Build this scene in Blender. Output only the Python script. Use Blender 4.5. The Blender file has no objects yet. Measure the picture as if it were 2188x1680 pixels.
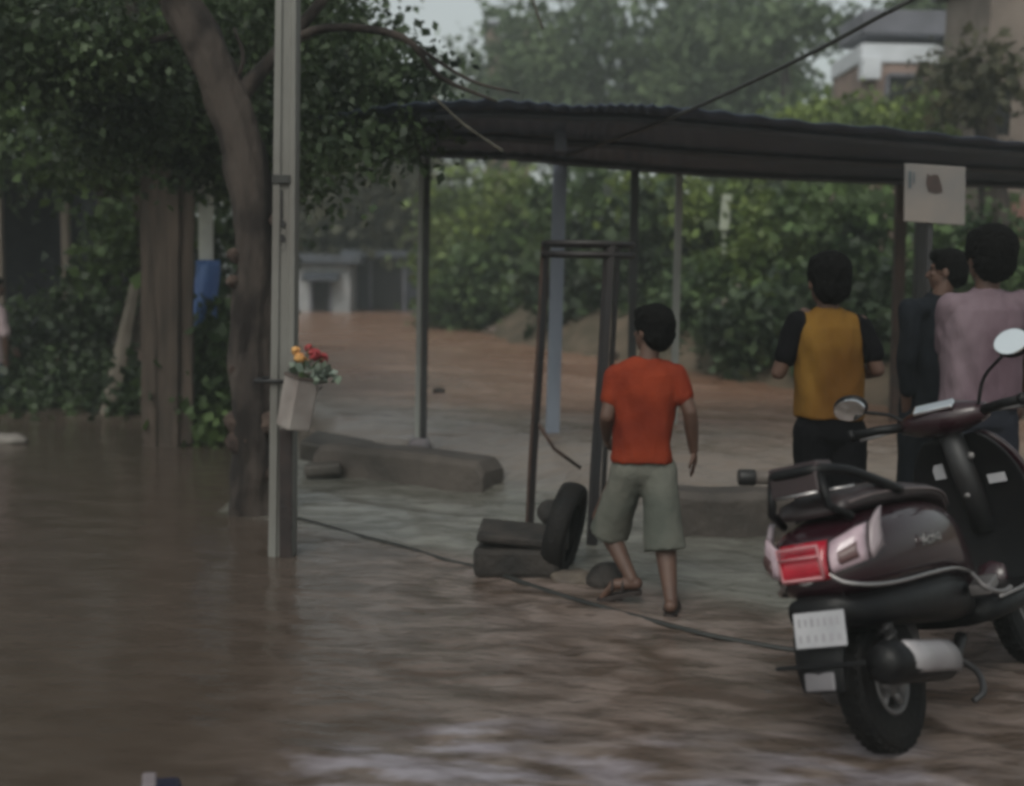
import bpy, bmesh, math, random
import numpy as np
from mathutils import Vector, Matrix, Euler, noise

SC = bpy.context.scene
COL = SC.collection
rad = math.radians
random.seed(7)
RNG = np.random.default_rng(7)

# ------------------------------------------------------------------ camera
F = 2457.0            # focal length in units of a 2188-pixel wide picture
CAM_H = 1.6
PITCH = math.atan((840 - 575) / F)
ROLL = rad(1.15)
cam = bpy.data.cameras.new("camera")
camo = bpy.data.objects.new("camera", cam)
COL.objects.link(camo)
SC.camera = camo
cam.sensor_width = 36.0
cam.lens = 36.0 * F / 2188.0
cam.clip_start = 0.05
cam.clip_end = 900
R_CAM = (Matrix.Rotation(rad(90) - PITCH, 3, 'X') @ Matrix.Rotation(ROLL, 3, 'Z'))
camo.matrix_world = Matrix.Translation((0, 0, CAM_H)) @ R_CAM.to_4x4()
cam.dof.use_dof = True
cam.dof.focus_distance = 5.2
cam.dof.aperture_fstop = 1.2

def ray(px, py):
    d = R_CAM @ Vector(((px - 1094) / F, -(py - 840) / F, -1.0))
    return d
def G(px, py, z=0.0):
    d = ray(px, py)
    t = (z - CAM_H) / d.z
    return Vector((0, 0, CAM_H)) + d * t
def D(px, py, Y):
    d = ray(px, py)
    return Vector((0, 0, CAM_H)) + d * (Y / d.y)

# ------------------------------------------------------------------ world, sun, exposure
SUN_EL, SUN_ROT = rad(48), rad(200)
w = bpy.data.worlds.new("World")
SC.world = w
w.use_nodes = True
nt = w.node_tree
nt.nodes.clear()
sky = nt.nodes.new("ShaderNodeTexSky")
sky.sky_type = 'NISHITA'
sky.sun_disc = False
sky.sun_elevation = SUN_EL
sky.sun_rotation = SUN_ROT
sky.air_density = 1.0
sky.dust_density = 3.0
hs = nt.nodes.new("ShaderNodeHueSaturation")
hs.inputs['Saturation'].default_value = 0.28
bg = nt.nodes.new("ShaderNodeBackground")
bg.inputs['Strength'].default_value = 0.11
wo = nt.nodes.new("ShaderNodeOutputWorld")
nt.links.new(sky.outputs[0], hs.inputs['Color'])
tint = nt.nodes.new("ShaderNodeVectorMath")     # the grey-green cast of a rain sky
tint.operation = 'MULTIPLY'
tint.inputs[1].default_value = (0.97, 1.0, 0.94)
nt.links.new(hs.outputs[0], tint.inputs[0])
nt.links.new(tint.outputs[0], bg.inputs['Color'])
nt.links.new(bg.outputs[0], wo.inputs['Surface'])
sl = bpy.data.lights.new("sun", 'SUN')
sl.energy = 0.5
sl.angle = rad(25)
sl.color = (1.0, 0.96, 0.9)
so = bpy.data.objects.new("sun", sl)
COL.objects.link(so)
_az = SUN_ROT
_dir = Vector((math.sin(_az) * math.cos(SUN_EL), math.cos(_az) * math.cos(SUN_EL), math.sin(SUN_EL)))
so.rotation_euler = _dir.to_track_quat('Z', 'Y').to_euler()
so.location = (0, -10, 20)
SC.view_settings.view_transform = 'Standard'
SC.view_settings.look = 'None'
SC.view_settings.gamma = 1
SC.view_settings.exposure = 0.52
SC.cycles.use_denoising = True
SC.cycles.pixel_filter_type = 'BLACKMAN_HARRIS'
SC.cycles.filter_width = 3.4
SC.cycles.max_bounces = 6
SC.cycles.transparent_max_bounces = 8
SC.cycles.volume_bounces = 0
SC.cycles.caustics_reflective = False
SC.cycles.caustics_refractive = False

# ------------------------------------------------------------------ materials
MATS = {}
def mat(name, col, rough=0.7, col2=None, scale=6.0, stretch=(1, 1, 1), bump=0.0, bscale=None, metal=0.0,
        spec=0.5, island=0.0, transl=0.0, detail=5.0, coat=0.0, contrast=(0.35, 0.65)):
    if name in MATS:
        return MATS[name]
    m = bpy.data.materials.new(name)
    m.use_nodes = True
    t = m.node_tree
    b = t.nodes["Principled BSDF"]
    b.inputs['Roughness'].default_value = rough
    b.inputs['Metallic'].default_value = metal
    b.inputs['Specular IOR Level'].default_value = spec
    if coat:
        b.inputs['Coat Weight'].default_value = coat
        b.inputs['Coat Roughness'].default_value = 0.08
    c2 = col2 if col2 else tuple(x * 0.72 for x in col)
    tc = t.nodes.new("ShaderNodeTexCoord")
    mp = t.nodes.new("ShaderNodeMapping")
    mp.inputs['Scale'].default_value = stretch
    t.links.new(tc.outputs['Object'], mp.inputs['Vector'])
    n = t.nodes.new("ShaderNodeTexNoise")
    n.inputs['Scale'].default_value = scale
    n.inputs['Detail'].default_value = detail
    t.links.new(mp.outputs[0], n.inputs['Vector'])
    cr = t.nodes.new("ShaderNodeValToRGB")
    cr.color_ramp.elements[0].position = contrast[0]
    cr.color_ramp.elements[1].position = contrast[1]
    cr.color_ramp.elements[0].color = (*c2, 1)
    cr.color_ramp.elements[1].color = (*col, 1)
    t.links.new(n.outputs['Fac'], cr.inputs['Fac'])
    last = cr.outputs['Color']
    if island:
        g = t.nodes.new("ShaderNodeNewGeometry")
        mr = t.nodes.new("ShaderNodeMapRange")
        mr.inputs['To Min'].default_value = 1 - island
        mr.inputs['To Max'].default_value = 1 + island
        t.links.new(g.outputs['Random Per Island'], mr.inputs['Value'])
        mx = t.nodes.new("ShaderNodeVectorMath")
        mx.operation = 'SCALE'
        t.links.new(last, mx.inputs[0])
        t.links.new(mr.outputs[0], mx.inputs['Scale'])
        last = mx.outputs[0]
    t.links.new(last, b.inputs['Base Color'])
    if bump:
        n2 = t.nodes.new("ShaderNodeTexNoise")
        n2.inputs['Scale'].default_value = bscale or scale * 4
        n2.inputs['Detail'].default_value = 6
        t.links.new(mp.outputs[0], n2.inputs['Vector'])
        bp = t.nodes.new("ShaderNodeBump")
        bp.inputs['Strength'].default_value = bump
        bp.inputs['Distance'].default_value = 0.02
        t.links.new(n2.outputs['Fac'], bp.inputs['Height'])
        t.links.new(bp.outputs[0], b.inputs['Normal'])
    if transl:
        tr = t.nodes.new("ShaderNodeBsdfTranslucent")
        t.links.new(last, tr.inputs['Color'])
        ms = t.nodes.new("ShaderNodeMixShader")
        ms.inputs[0].default_value = transl
        o = t.nodes["Material Output"]
        t.links.new(b.outputs[0], ms.inputs[1])
        t.links.new(tr.outputs[0], ms.inputs[2])
        t.links.new(ms.outputs[0], o.inputs['Surface'])
    MATS[name] = m
    return m

# ------------------------------------------------------------------ object helpers
def tag(o, label=None, cat=None, group=None, kind=None):
    if label: o['label'] = label
    if cat: o['category'] = cat
    if group: o['group'] = group
    if kind: o['kind'] = kind
    return o
def thing(name, label, cat, loc=(0, 0, 0), rot=(0, 0, 0), group=None):
    o = bpy.data.objects.new(name, None)
    COL.objects.link(o)
    o.location = loc
    o.rotation_euler = rot
    o.empty_display_size = 0.1
    return tag(o, label, cat, group)
def link(name, me, m, parent=None, smooth=True, world=False, bevel=0.0):
    o = bpy.data.objects.new(name, me)
    COL.objects.link(o)
    for x in (m if isinstance(m, (list, tuple)) else [m]):
        me.materials.append(x)
    if parent is not None:
        o.parent = parent
        if world:   # vertices were given in world space; the parent carries a location only
            p = parent
            off = Vector((0, 0, 0))
            while p is not None:
                off += p.location
                p = p.parent
            me.transform(Matrix.Translation(-off))
    if smooth:
        me.polygons.foreach_set("use_smooth", [True] * len(me.polygons))
    if bevel:
        b = o.modifiers.new("bevel", 'BEVEL')
        b.width = bevel
        b.segments = 2
        b.limit_method = 'ANGLE'
        b.angle_limit = rad(40)
    me.update()
    return o

class MB:
    def __init__(s):
        s.v = []; s.f = []; s.mi = []
    def add(s, vs, fs, mi=0):
        n = len(s.v)
        s.v += [tuple(x) for x in vs]
        s.f += [tuple(i + n for i in f) for f in fs]
        s.mi += [mi] * len(fs)
        return s
    def box(s, c, size, rot=None, mi=0, taper=1.0):
        c = Vector(c); sx, sy, sz = (x / 2 for x in size)
        R = rot.to_matrix() if isinstance(rot, Euler) else (rot or Matrix.Identity(3))
        vs = []
        for z in (-1, 1):
            k = taper if z > 0 else 1
            for x, y in ((-1, -1), (1, -1), (1, 1), (-1, 1)):
                vs.append(c + R @ Vector((x * sx * k, y * sy * k, z * sz)))
        return s.add(vs, [(3, 2, 1, 0), (4, 5, 6, 7), (0, 1, 5, 4), (1, 2, 6, 5), (2, 3, 7, 6), (3, 0, 4, 7)], mi)
    def tube(s, path, radii, sides=8, mi=0, cap=True, flat=1.0, up=None, jitter=0.0, ridge=0.0):
        P = [Vector(p) for p in path]
        if not hasattr(radii, '__len__'): radii = [radii] * len(P)
        n0 = len(s.v); rings = []
        ref = Vector(up) if up else None
        for i, p in enumerate(P):
            t = (P[min(i + 1, len(P) - 1)] - P[max(i - 1, 0)])
            if t.length < 1e-9: t = Vector((0, 0, 1))
            t.normalize()
            if ref is None:
                ref = t.orthogonal()
            u = ref - t * ref.dot(t)
            if u.length < 1e-6: u = t.orthogonal()
            u.normalize(); ref = u
            v = t.cross(u)
            ring = []
            for k in range(sides):
                a = 2 * math.pi * k / sides
                r = radii[i]
                if jitter:
                    q = p * 5 + Vector((math.cos(a), math.sin(a), 0)) * 1.5
                    r *= 1 + jitter * noise.noise(q)
                if ridge:
                    r *= 1 + ridge * noise.noise(Vector((math.cos(a) * 3.6, math.sin(a) * 3.6, p.z * 1.3 + 7))) + ridge * .5 * noise.noise(Vector((math.cos(a) * 8, math.sin(a) * 8, p.z * 3.5)))
                ring.append(p + u * (math.cos(a) * r) + v * (math.sin(a) * r * flat))
            rings.append(ring)
        vs = [x for r in rings for x in r]
        fs = []
        for i in range(len(P) - 1):
            for k in range(sides):
                a = i * sides + k; b = i * sides + (k + 1) % sides
                fs.append((a, b, b + sides, a + sides))
        if cap:
            fs.append(tuple(range(sides - 1, -1, -1)))
            fs.append(tuple((len(P) - 1) * sides + k for k in range(sides)))
        return s.add(vs, fs, mi)
    def lathe(s, prof, segs=32, M=None, mi=0, closed=False):
        # prof: (radius, axial) pairs turned round local Y axis
        M = M or Matrix.Identity(4)
        vs = []
        for r, y in prof:
            for k in range(segs):
                a = 2 * math.pi * k / segs
                vs.append(M @ Vector((r * math.cos(a), y, r * math.sin(a))))
        fs = []
        n = len(prof)
        for i in range(n if closed else n - 1):
            j = (i + 1) % n
            for k in range(segs):
                k2 = (k + 1) % segs
                fs.append((i * segs + k, i * segs + k2, j * segs + k2, j * segs + k))
        return s.add(vs, fs, mi)
    def ell(s, c, r, R=None, nu=20, nv=12, mi=0):
        c = Vector(c); R = R or Matrix.Identity(3)
        vs = [c + R @ Vector((0, 0, r[2]))]
        for j in range(1, nv):
            b = math.pi * j / nv
            for k in range(nu):
                a = 2 * math.pi * k / nu
                vs.append(c + R @ Vector((r[0] * math.sin(b) * math.cos(a), r[1] * math.sin(b) * math.sin(a), r[2] * math.cos(b))))
        vs.append(c + R @ Vector((0, 0, -r[2])))
        fs = [(0, 1 + k, 1 + (k + 1) % nu) for k in range(nu)]
        for j in range(nv - 2):
            for k in range(nu):
                a = 1 + j * nu + k; b = 1 + j * nu + (k + 1) % nu
                fs.append((a, a + nu, b + nu, b))
        L = len(vs) - 1; o = 1 + (nv - 2) * nu
        fs += [(L, o + (k + 1) % nu, o + k) for k in range(nu)]
        return s.add(vs, fs, mi)
    def cap(s, p1, p2, r1, r2, sides=14, flat=1.0, up=None):
        p1, p2 = Vector(p1), Vector(p2)
        d = (p2 - p1)
        L = d.length
        t = d / L
        path, rr = [], []
        for k in range(4):
            a = math.pi / 2 * (k / 4)
            path.append(p1 - t * r1 * math.cos(a)); rr.append(max(r1 * math.sin(a), r1 * 0.05))
        path += [p1, p1.lerp(p2, .5), p2]; rr += [r1, (r1 + r2) / 2, r2]
        for k in range(1, 5):
            a = math.pi / 2 * (k / 4)
            path.append(p2 + t * r2 * math.sin(a)); rr.append(max(r2 * math.cos(a), r2 * 0.05))
        return s.tube(path, rr, sides, flat=flat, up=up)
    def loft(s, rings, mi=0, capends=True):
        # rings: lists of equal-length points
        n = len(rings[0])
        vs = [p for r in rings for p in r]
        fs = []
        for i in range(len(rings) - 1):
            for k in range(n):
                a = i * n + k; b = i * n + (k + 1) % n
                fs.append((a, b, b + n, a + n))
        if capends:
            fs.append(tuple(range(n - 1, -1, -1)))
            fs.append(tuple((len(rings) - 1) * n + k for k in range(n)))
        return s.add(vs, fs, mi)
    def mesh(s, name):
        me = bpy.data.meshes.new(name)
        me.from_pydata(s.v, [], s.f)
        if any(s.mi):
            me.polygons.foreach_set("material_index", s.mi)
        me.validate()
        return me
    def build(s, name, m, parent=None, smooth=True, world=False, bevel=0.0):
        return link(name, s.mesh(name), m, parent, smooth, world, bevel)
    def skin(s, name, m, parent=None, voxel=0.01, smooth=4, disp=None, paint=None):
        # one continuous surface from the overlapping pieces
        me = s.mesh(name + "_pieces")
        o = bpy.data.objects.new(name + "_pieces", me)
        COL.objects.link(o)
        r = o.modifiers.new("r", 'REMESH'); r.mode = 'VOXEL'; r.voxel_size = voxel
        if smooth:
            k = o.modifiers.new("s", 'SMOOTH'); k.factor = 0.5; k.iterations = smooth
        bpy.context.view_layer.update()
        dg = bpy.context.evaluated_depsgraph_get()
        me2 = bpy.data.meshes.new_from_object(o.evaluated_get(dg))
        me2.name = name
        bpy.data.objects.remove(o)
        bpy.data.meshes.remove(me)
        me2.materials.clear()
        if disp:
            ns = [v.normal.copy() for v in me2.vertices]
            for v, nn in zip(me2.vertices, ns):
                v.co += nn * disp(v.co)
        ob = link(name, me2, m, parent, True)
        if paint:
            for p in me2.polygons:
                p.material_index = paint(p.center)
        return ob

def ring(c, rx, ry, n=24, power=2.0, R=None):
    # a super-ellipse in the local XY plane
    out = []
    c = Vector(c)
    for k in range(n):
        a = 2 * math.pi * k / n
        ca, sa = math.cos(a), math.sin(a)
        p = Vector((rx * math.copysign(abs(ca) ** (2 / power), ca), ry * math.copysign(abs(sa) ** (2 / power), sa), 0))
        out.append(c + (R @ p if R else p))
    return out
def ring_yz(x, yc, zc, ry, rz, n=24, power=2.6):
    out = []
    for k in range(n):
        a = 2 * math.pi * k / n
        ca, sa = math.cos(a), math.sin(a)
        out.append(Vector((x, yc + ry * math.copysign(abs(ca) ** (2 / power), ca), zc + rz * math.copysign(abs(sa) ** (2 / power), sa))))
    return out
def spline(pts, n):
    pts = [Vector(p) for p in pts]
    P = [pts[0] * 2 - pts[1]] + pts + [pts[-1] * 2 - pts[-2]]
    out = []
    for i in range(1, len(P) - 2):
        for k in range(n):
            t = k / n
            a, b, c, d = P[i - 1], P[i], P[i + 1], P[i + 2]
            out.append(0.5 * ((2 * b) + (c - a) * t + (2 * a - 5 * b + 4 * c - d) * t * t + (3 * b - a - 3 * c + d) * t ** 3))
    out.append(pts[-1])
    return out
def lerp_list(r, n):
    out = []
    for i in range(len(r) - 1):
        for k in range(n):
            out.append(r[i] + (r[i + 1] - r[i]) * k / n)
    out.append(r[-1])
    return out

# leaf clouds: clump centres inside blobs, leaves round every clump
def leaves(name, blobs, m, parent, L=0.07, W=0.028, per=40, spread=0.16, droop=0.5, shell=0.55):
    allv = []
    for (c, r, n) in blobs:
        nc = max(1, int(n / per))
        d = RNG.normal(size=(nc, 3)); d /= np.linalg.norm(d, axis=1)[:, None]
        rr = shell + (1 - shell) * RNG.random(nc) ** 0.7
        rr *= np.where(RNG.random(nc) < 0.12, 1.15, 1.0)
        cl = np.array(c) + d * rr[:, None] * np.array(r)
        k = np.repeat(np.arange(nc), per)
        sp = spread * (0.6 + 0.8 * RNG.random(nc))[k]
        pos = cl[k] + RNG.normal(size=(len(k), 3)) * sp[:, None] * np.array([1, 1, 0.75])
        dirn = RNG.normal(size=(len(k), 3)) + d[k] * 0.5
        dirn[:, 2] -= droop
        dirn /= np.linalg.norm(dirn, axis=1)[:, None]
        side = np.cross(dirn, RNG.normal(size=(len(k), 3)))
        side /= np.linalg.norm(side, axis=1)[:, None]
        nor = np.cross(dirn, side)
        s = (0.45 + 1.1 * RNG.random(len(k)) ** 1.5)[:, None]
        a = pos
        tip = pos + dirn * L * s
        mid = pos + dirn * L * 0.45 * s + nor * L * 0.08 * s
        l = mid + side * W * s
        rgt = mid - side * W * s
        allv.append(np.stack([a, l, tip, rgt], axis=1).reshape(-1, 3))
    v = np.concatenate(allv)
    nq = len(v) // 4
    me = bpy.data.meshes.new(name)
    me.vertices.add(len(v))
    me.vertices.foreach_set("co", v.astype(np.float32).ravel())
    me.loops.add(nq * 4)
    me.loops.foreach_set("vertex_index", np.arange(nq * 4, dtype=np.int32))
    me.polygons.add(nq)
    me.polygons.foreach_set("loop_start", np.arange(0, nq * 4, 4, dtype=np.int32))
    me.polygons.foreach_set("loop_total", np.full(nq, 4, dtype=np.int32))
    me.update(calc_edges=True)
    return link(name, me, m, parent, smooth=False, world=True)

def in_poly(x, y, P):
    c = False
    n = len(P)
    for i in range(n):
        x1, y1 = P[i]; x2, y2 = P[(i + 1) % n]
        if (y1 > y) != (y2 > y) and x < (x2 - x1) * (y - y1) / (y2 - y1) + x1:
            c = not c
    return c
def d_line(x, y, P):
    best = 1e9
    for i in range(len(P) - 1):
        ax, ay = P[i]; bx, by = P[i + 1]
        dx, dy = bx - ax, by - ay
        t = max(0, min(1, ((x - ax) * dx + (y - ay) * dy) / (dx * dx + dy * dy)))
        best = min(best, math.hypot(x - ax - t * dx, y - ay - t * dy))
    return best
def sstep(a, b, x):
    t = max(0, min(1, (x - a) / (b - a)))
    return t * t * (3 - 2 * t)

# ------------------------------------------------------------------ ground and water
LEFT_EDGE = [(-150, 11.4), (-6.5, 11.5), (-4.4, 11.3), (-2.75, 10.7), (-2.35, 11.6), (-3.6, 19), (-6.0, 31), (-7.5, 38), (-14, 70)]
LEFT_POLY = LEFT_EDGE + [(-150, 150)]
RIGHT_EDGE = [(150, 6.5), (9, 8.6), (5.2, 10.2), (3.8, 11.0), (3.1, 13.1), (2.3, 15.1), (.35, 18.9), (-.9, 23.5), (-2.3, 36), (-6, 60), (-14, 90)]
RIGHT_POLY = RIGHT_EDGE + [(150, 150)]
def ground_h(x, y):
    h = -0.35
    n = noise.noise(Vector((x * .5, y * .5, 3))) * .12 + noise.noise(Vector((x * 1.7, y * 1.7, 9))) * .05
    if in_poly(x, y, LEFT_POLY):
        d = d_line(x, y, LEFT_EDGE)
        h = -0.06 + min(1.0, d * .6) * .16 + sstep(2, 30, d) * .8 + n * .5
    elif in_poly(x, y, RIGHT_POLY):
        d = d_line(x, y, RIGHT_EDGE)
        h = 0.18 + sstep(0, 1.6, d) * .85 + sstep(1, 25, d) * 1.6 + n
    else:
        d = min(d_line(x, y, LEFT_EDGE), d_line(x, y, RIGHT_EDGE))
        h = -0.35 + .28 * max(0, 1 - d / .8)
    return h
def axis(vals):
    out = []
    for a, b, st in vals:
        x = a
        while x < b - 1e-6:
            out.append(x); x += st
    out.append(vals[-1][1])
    return out
def sheet(name, xs, ys, hf, m, kind='structure'):
    vs = [(x, y, hf(x, y)) for y in ys for x in xs]
    nx = len(xs)
    fs = [(j * nx + i, j * nx + i + 1, (j + 1) * nx + i + 1, (j + 1) * nx + i) for j in range(len(ys) - 1) for i in range(nx - 1)]
    me = bpy.data.meshes.new(name)
    me.from_pydata(vs, [], fs)
    o = link(name, me, m)
    o['kind'] = kind
    return o
m_ground = mat("muddy_earth", (.13, .095, .065), .9, (.06, .05, .03), 2.2, bump=.6)
sheet("ground", axis([(-150, -12, 6), (-12, 14, .35), (14, 150, 6)]), axis([(-30, 6, 4), (6, 42, .35), (42, 150, 6)]), ground_h, m_ground)

WALL = [(-150, 40), (-2.6, 11.0), (-1.55, 8.95), (-.2, 8.3), (1.0, 7.2), (2.4, 7.2), (30, 7.2)]
def yw(x):
    for i in range(len(WALL) - 1):
        if WALL[i][0] <= x <= WALL[i + 1][0]:
            t = (x - WALL[i][0]) / (WALL[i + 1][0] - WALL[i][0])
            return WALL[i][1] + t * (WALL[i + 1][1] - WALL[i][1])
    return 10
def water_h(x, y):
    k = sstep(yw(x) - .35, yw(x) + 1.5, y)
    h = .27 * k
    u = x * .93 - y * .36
    v = x * .36 + y * .93
    flow = sstep(-1.6, .2, x + .12 * (y - 5))
    A = .003 + .014 * flow
    if y > 6.5: A += .004 * k * (1 if x > -2 else .3)
    wv = noise.noise(Vector((u * 1.5 + .8 * noise.noise(Vector((u, v, 8))), v * 4.0, 0)))
    h += A * (wv + .7 * noise.noise(Vector((u * 3.4, v * 8, 5))) + .55 * noise.noise(Vector((u * 7, v * 17, 7))))
    h += .003 * noise.noise(Vector((x * 6, y * 6, 2)))
    return h
def zones(x, y):
    n = .35 * noise.noise(Vector((x * 1.1, y * 1.1, 1))) + .2 * noise.noise(Vector((x * 3, y * 4, 4)))
    c_ = sstep(yw(x) - .2, yw(x) + 1.0, y)
    chan = .5 * c_ + .5 * sstep(yw(x) + .8, yw(x) + 3.6, y + 1.5 * n)
    ledge = sstep(-.15, .25, (y - (6.95 - .62 * (x + 1.3)) + n * .4)) * (1 - c_)
    if x < -1.9 or x > 1.6: ledge = 0
    sky_sheen = sstep(.0, .8, 1 - ((x - .3) / 1.2) ** 2 - ((y - 3.15) / 1.0) ** 2 + n * 2.4) * .85  # soft patch where the sky's reflection is put into the water colour
    calm = 1 - sstep(-1.5, .3, x + .12 * (y - 5) + n)
    return (chan, ledge, sky_sheen, calm)
def water_mat():
    m = bpy.data.materials.new("muddy_flood_water")
    m.use_nodes = True
    t = m.node_tree; N = t.nodes; Lk = t.links
    b = N["Principled BSDF"]
    tc = N.new("ShaderNodeTexCoord")
    mp = N.new("ShaderNodeMapping")
    mp.inputs['Rotation'].default_value = (0, 0, rad(21))
    mp.inputs['Scale'].default_value = (1.0, 2.3, 1)
    Lk.new(tc.outputs['Object'], mp.inputs['Vector'])
    n1 = N.new("ShaderNodeTexNoise"); n1.inputs['Scale'].default_value = 2.6; n1.inputs['Detail'].default_value = 8; n1.inputs['Distortion'].default_value = .8
    n2 = N.new("ShaderNodeTexNoise"); n2.inputs['Scale'].default_value = .45; n2.inputs['Detail'].default_value = 3
    Lk.new(mp.outputs[0], n1.inputs['Vector']); Lk.new(tc.outputs['Object'], n2.inputs['Vector'])
    def ramp(a, ca, c, cb, src):
        r = N.new("ShaderNodeValToRGB"); e = r.color_ramp.elements
        e[0].position = a; e[0].color = (*ca, 1); e[1].position = c; e[1].color = (*cb, 1)
        Lk.new(src, r.inputs['Fac']); return r.outputs[0]
    def mixc(f, a, c):
        x = N.new("ShaderNodeMix"); x.data_type = 'RGBA'
        if isinstance(f, float): x.inputs[0].default_value = f
        else: Lk.new(f, x.inputs[0])
        Lk.new(a, x.inputs[6]); Lk.new(c, x.inputs[7]); return x.outputs[2]
    at = N.new("ShaderNodeAttribute"); at.attribute_name = "zone"
    sp = N.new("ShaderNodeSeparateColor"); Lk.new(at.outputs['Color'], sp.inputs[0])
    base = ramp(.40, (.055, .039, .032), .60, (.205, .163, .148), n1.outputs['Fac'])
    silt = ramp(.35, (.115, .082, .06), .7, (.15, .115, .092), n2.outputs['Fac'])
    calm = ramp(.3, (.062, .046, .036), .75, (.088, .068, .056), n1.outputs['Fac'])
    c = mixc(.3, base, silt)
    c = mixc(at.outputs['Alpha'], c, calm)
    led = ramp(.3, (.10, .095, .08), .7, (.22, .215, .19), n1.outputs['Fac'])
    c = mixc(sp.outputs[1], c, led)
    sheen_col = ramp(.3, (.20, .17, .185), .7, (.36, .34, .385), n1.outputs['Fac'])  # painted sky sheen, pale grey-blue
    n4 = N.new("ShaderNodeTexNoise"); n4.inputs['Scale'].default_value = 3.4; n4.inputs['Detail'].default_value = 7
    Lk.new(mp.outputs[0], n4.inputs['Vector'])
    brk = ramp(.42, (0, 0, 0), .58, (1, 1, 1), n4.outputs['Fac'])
    sheen_fac = N.new("ShaderNodeMath"); sheen_fac.operation = 'MULTIPLY'
    Lk.new(sp.outputs[2], sheen_fac.inputs[0]); Lk.new(brk, sheen_fac.inputs[1])
    c = mixc(sheen_fac.outputs[0], c, sheen_col)
    spk = ramp(.66, (0, 0, 0), .72, (1, 1, 1), n4.outputs['Fac'])
    dark = ramp(0, (.035, .026, .022), 1, (.035, .026, .022), n4.outputs['Fac'])
    sk = N.new("ShaderNodeMath"); sk.operation = 'MULTIPLY'; sk.inputs[1].default_value = .6
    Lk.new(spk, sk.inputs[0])
    c = mixc(sk.outputs[0], c, dark)
    n5 = N.new("ShaderNodeTexNoise"); n5.inputs['Scale'].default_value = .8; n5.inputs['Detail'].default_value = 4
    Lk.new(mp.outputs[0], n5.inputs['Vector'])
    riv = ramp(.34, (.19, .10, .064), .66, (.30, .19, .138), n5.outputs['Fac'])
    pale = ramp(.3, (.185, .145, .118), .7, (.27, .228, .195), n2.outputs['Fac'])
    far_ = N.new("ShaderNodeMapRange"); far_.inputs['From Min'].default_value = .5
    Lk.new(sp.outputs[0], far_.inputs['Value'])
    riv = mixc(far_.outputs[0], pale, riv)
    on = N.new("ShaderNodeMapRange"); on.inputs['From Max'].default_value = .5
    Lk.new(sp.outputs[0], on.inputs['Value'])
    c = mixc(on.outputs[0], c, riv)
    Lk.new(c, b.inputs['Base Color'])
    b.inputs['IOR'].default_value = 1.33
    mr = N.new("ShaderNodeMapRange"); mr.inputs['To Min'].default_value = .05; mr.inputs['To Max'].default_value = .16
    Lk.new(n2.outputs['Fac'], mr.inputs['Value'])
    ad = N.new("ShaderNodeMath"); ad.operation = 'MULTIPLY_ADD'; ad.inputs[1].default_value = .16
    Lk.new(sp.outputs[0], ad.inputs[0]); Lk.new(mr.outputs[0], ad.inputs[2]); Lk.new(ad.outputs[0], b.inputs['Roughness'])
    n3 = N.new("ShaderNodeTexNoise"); n3.inputs['Scale'].default_value = 8.0; n3.inputs['Detail'].default_value = 6
    Lk.new(mp.outputs[0], n3.inputs['Vector'])
    bp = N.new("ShaderNodeBump"); bp.inputs['Strength'].default_value = .5; bp.inputs['Distance'].default_value = .03
    sb = N.new("ShaderNodeMath"); sb.operation = 'MULTIPLY_ADD'; sb.inputs[1].default_value = -.45; sb.inputs[2].default_value = .6
    Lk.new(at.outputs['Alpha'], sb.inputs[0]); Lk.new(sb.outputs[0], bp.inputs['Strength'])
    Lk.new(n3.outputs['Fac'], bp.inputs['Height']); Lk.new(bp.outputs[0], b.inputs['Normal'])
    return m
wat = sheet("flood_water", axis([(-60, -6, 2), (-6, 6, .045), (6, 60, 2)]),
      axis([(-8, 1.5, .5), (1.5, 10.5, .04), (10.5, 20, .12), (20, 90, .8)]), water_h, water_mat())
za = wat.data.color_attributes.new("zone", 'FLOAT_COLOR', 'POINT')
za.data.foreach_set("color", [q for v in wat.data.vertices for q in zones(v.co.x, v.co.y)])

# ------------------------------------------------------------------ vegetation materials
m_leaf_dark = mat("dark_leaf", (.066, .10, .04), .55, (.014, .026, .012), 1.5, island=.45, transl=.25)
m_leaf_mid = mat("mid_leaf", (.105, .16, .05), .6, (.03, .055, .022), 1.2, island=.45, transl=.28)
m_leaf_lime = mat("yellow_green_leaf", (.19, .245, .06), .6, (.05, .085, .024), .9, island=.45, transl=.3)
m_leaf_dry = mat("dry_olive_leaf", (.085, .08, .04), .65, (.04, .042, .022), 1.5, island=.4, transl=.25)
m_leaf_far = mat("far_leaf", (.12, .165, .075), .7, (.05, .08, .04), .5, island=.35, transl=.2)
m_bark = mat("brown_bark", (.06, .046, .039), .95, (.012, .008, .007), 5, (1, 1, .45), bump=1.0, bscale=22, contrast=(.42, .6))
m_bark_pale = mat("pale_bark", (.08, .062, .05), .95, (.026, .02, .016), 4, (1, 1, .2), bump=1.0, bscale=12)
m_twig = mat("grey_twig", (.10, .095, .075), .9, (.05, .045, .035), 9)

def make_tree(name, label, base, trunk, radii, crown, leafm, bark, L=.08, W=.03, per=40, spread=.18, limbs=(), group=None, droop=.5, flare=1.35, shell=.55, jitter=.25, ridge=.22):
    t = thing(name, label, "tree", base, group=group)
    pts = spline(trunk, 6); rr = lerp_list(radii, 6)
    rr[0] *= flare; rr[1] *= (1 + (flare - 1) * .5)
    b = MB(); b.tube(pts, rr, 30, jitter=jitter, ridge=ridge)
    tk = b.build("trunk", bark, t, world=True)
    for lp, lr in limbs:
        lb = MB(); lb.tube(spline(lp, 4), lerp_list(lr, 4), 7, jitter=.2)
        lb.build("limb", bark, t, world=True)
    if crown:
        leaves("crown", crown, leafm, t, L, W, per, spread, droop, shell)
    return t

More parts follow.
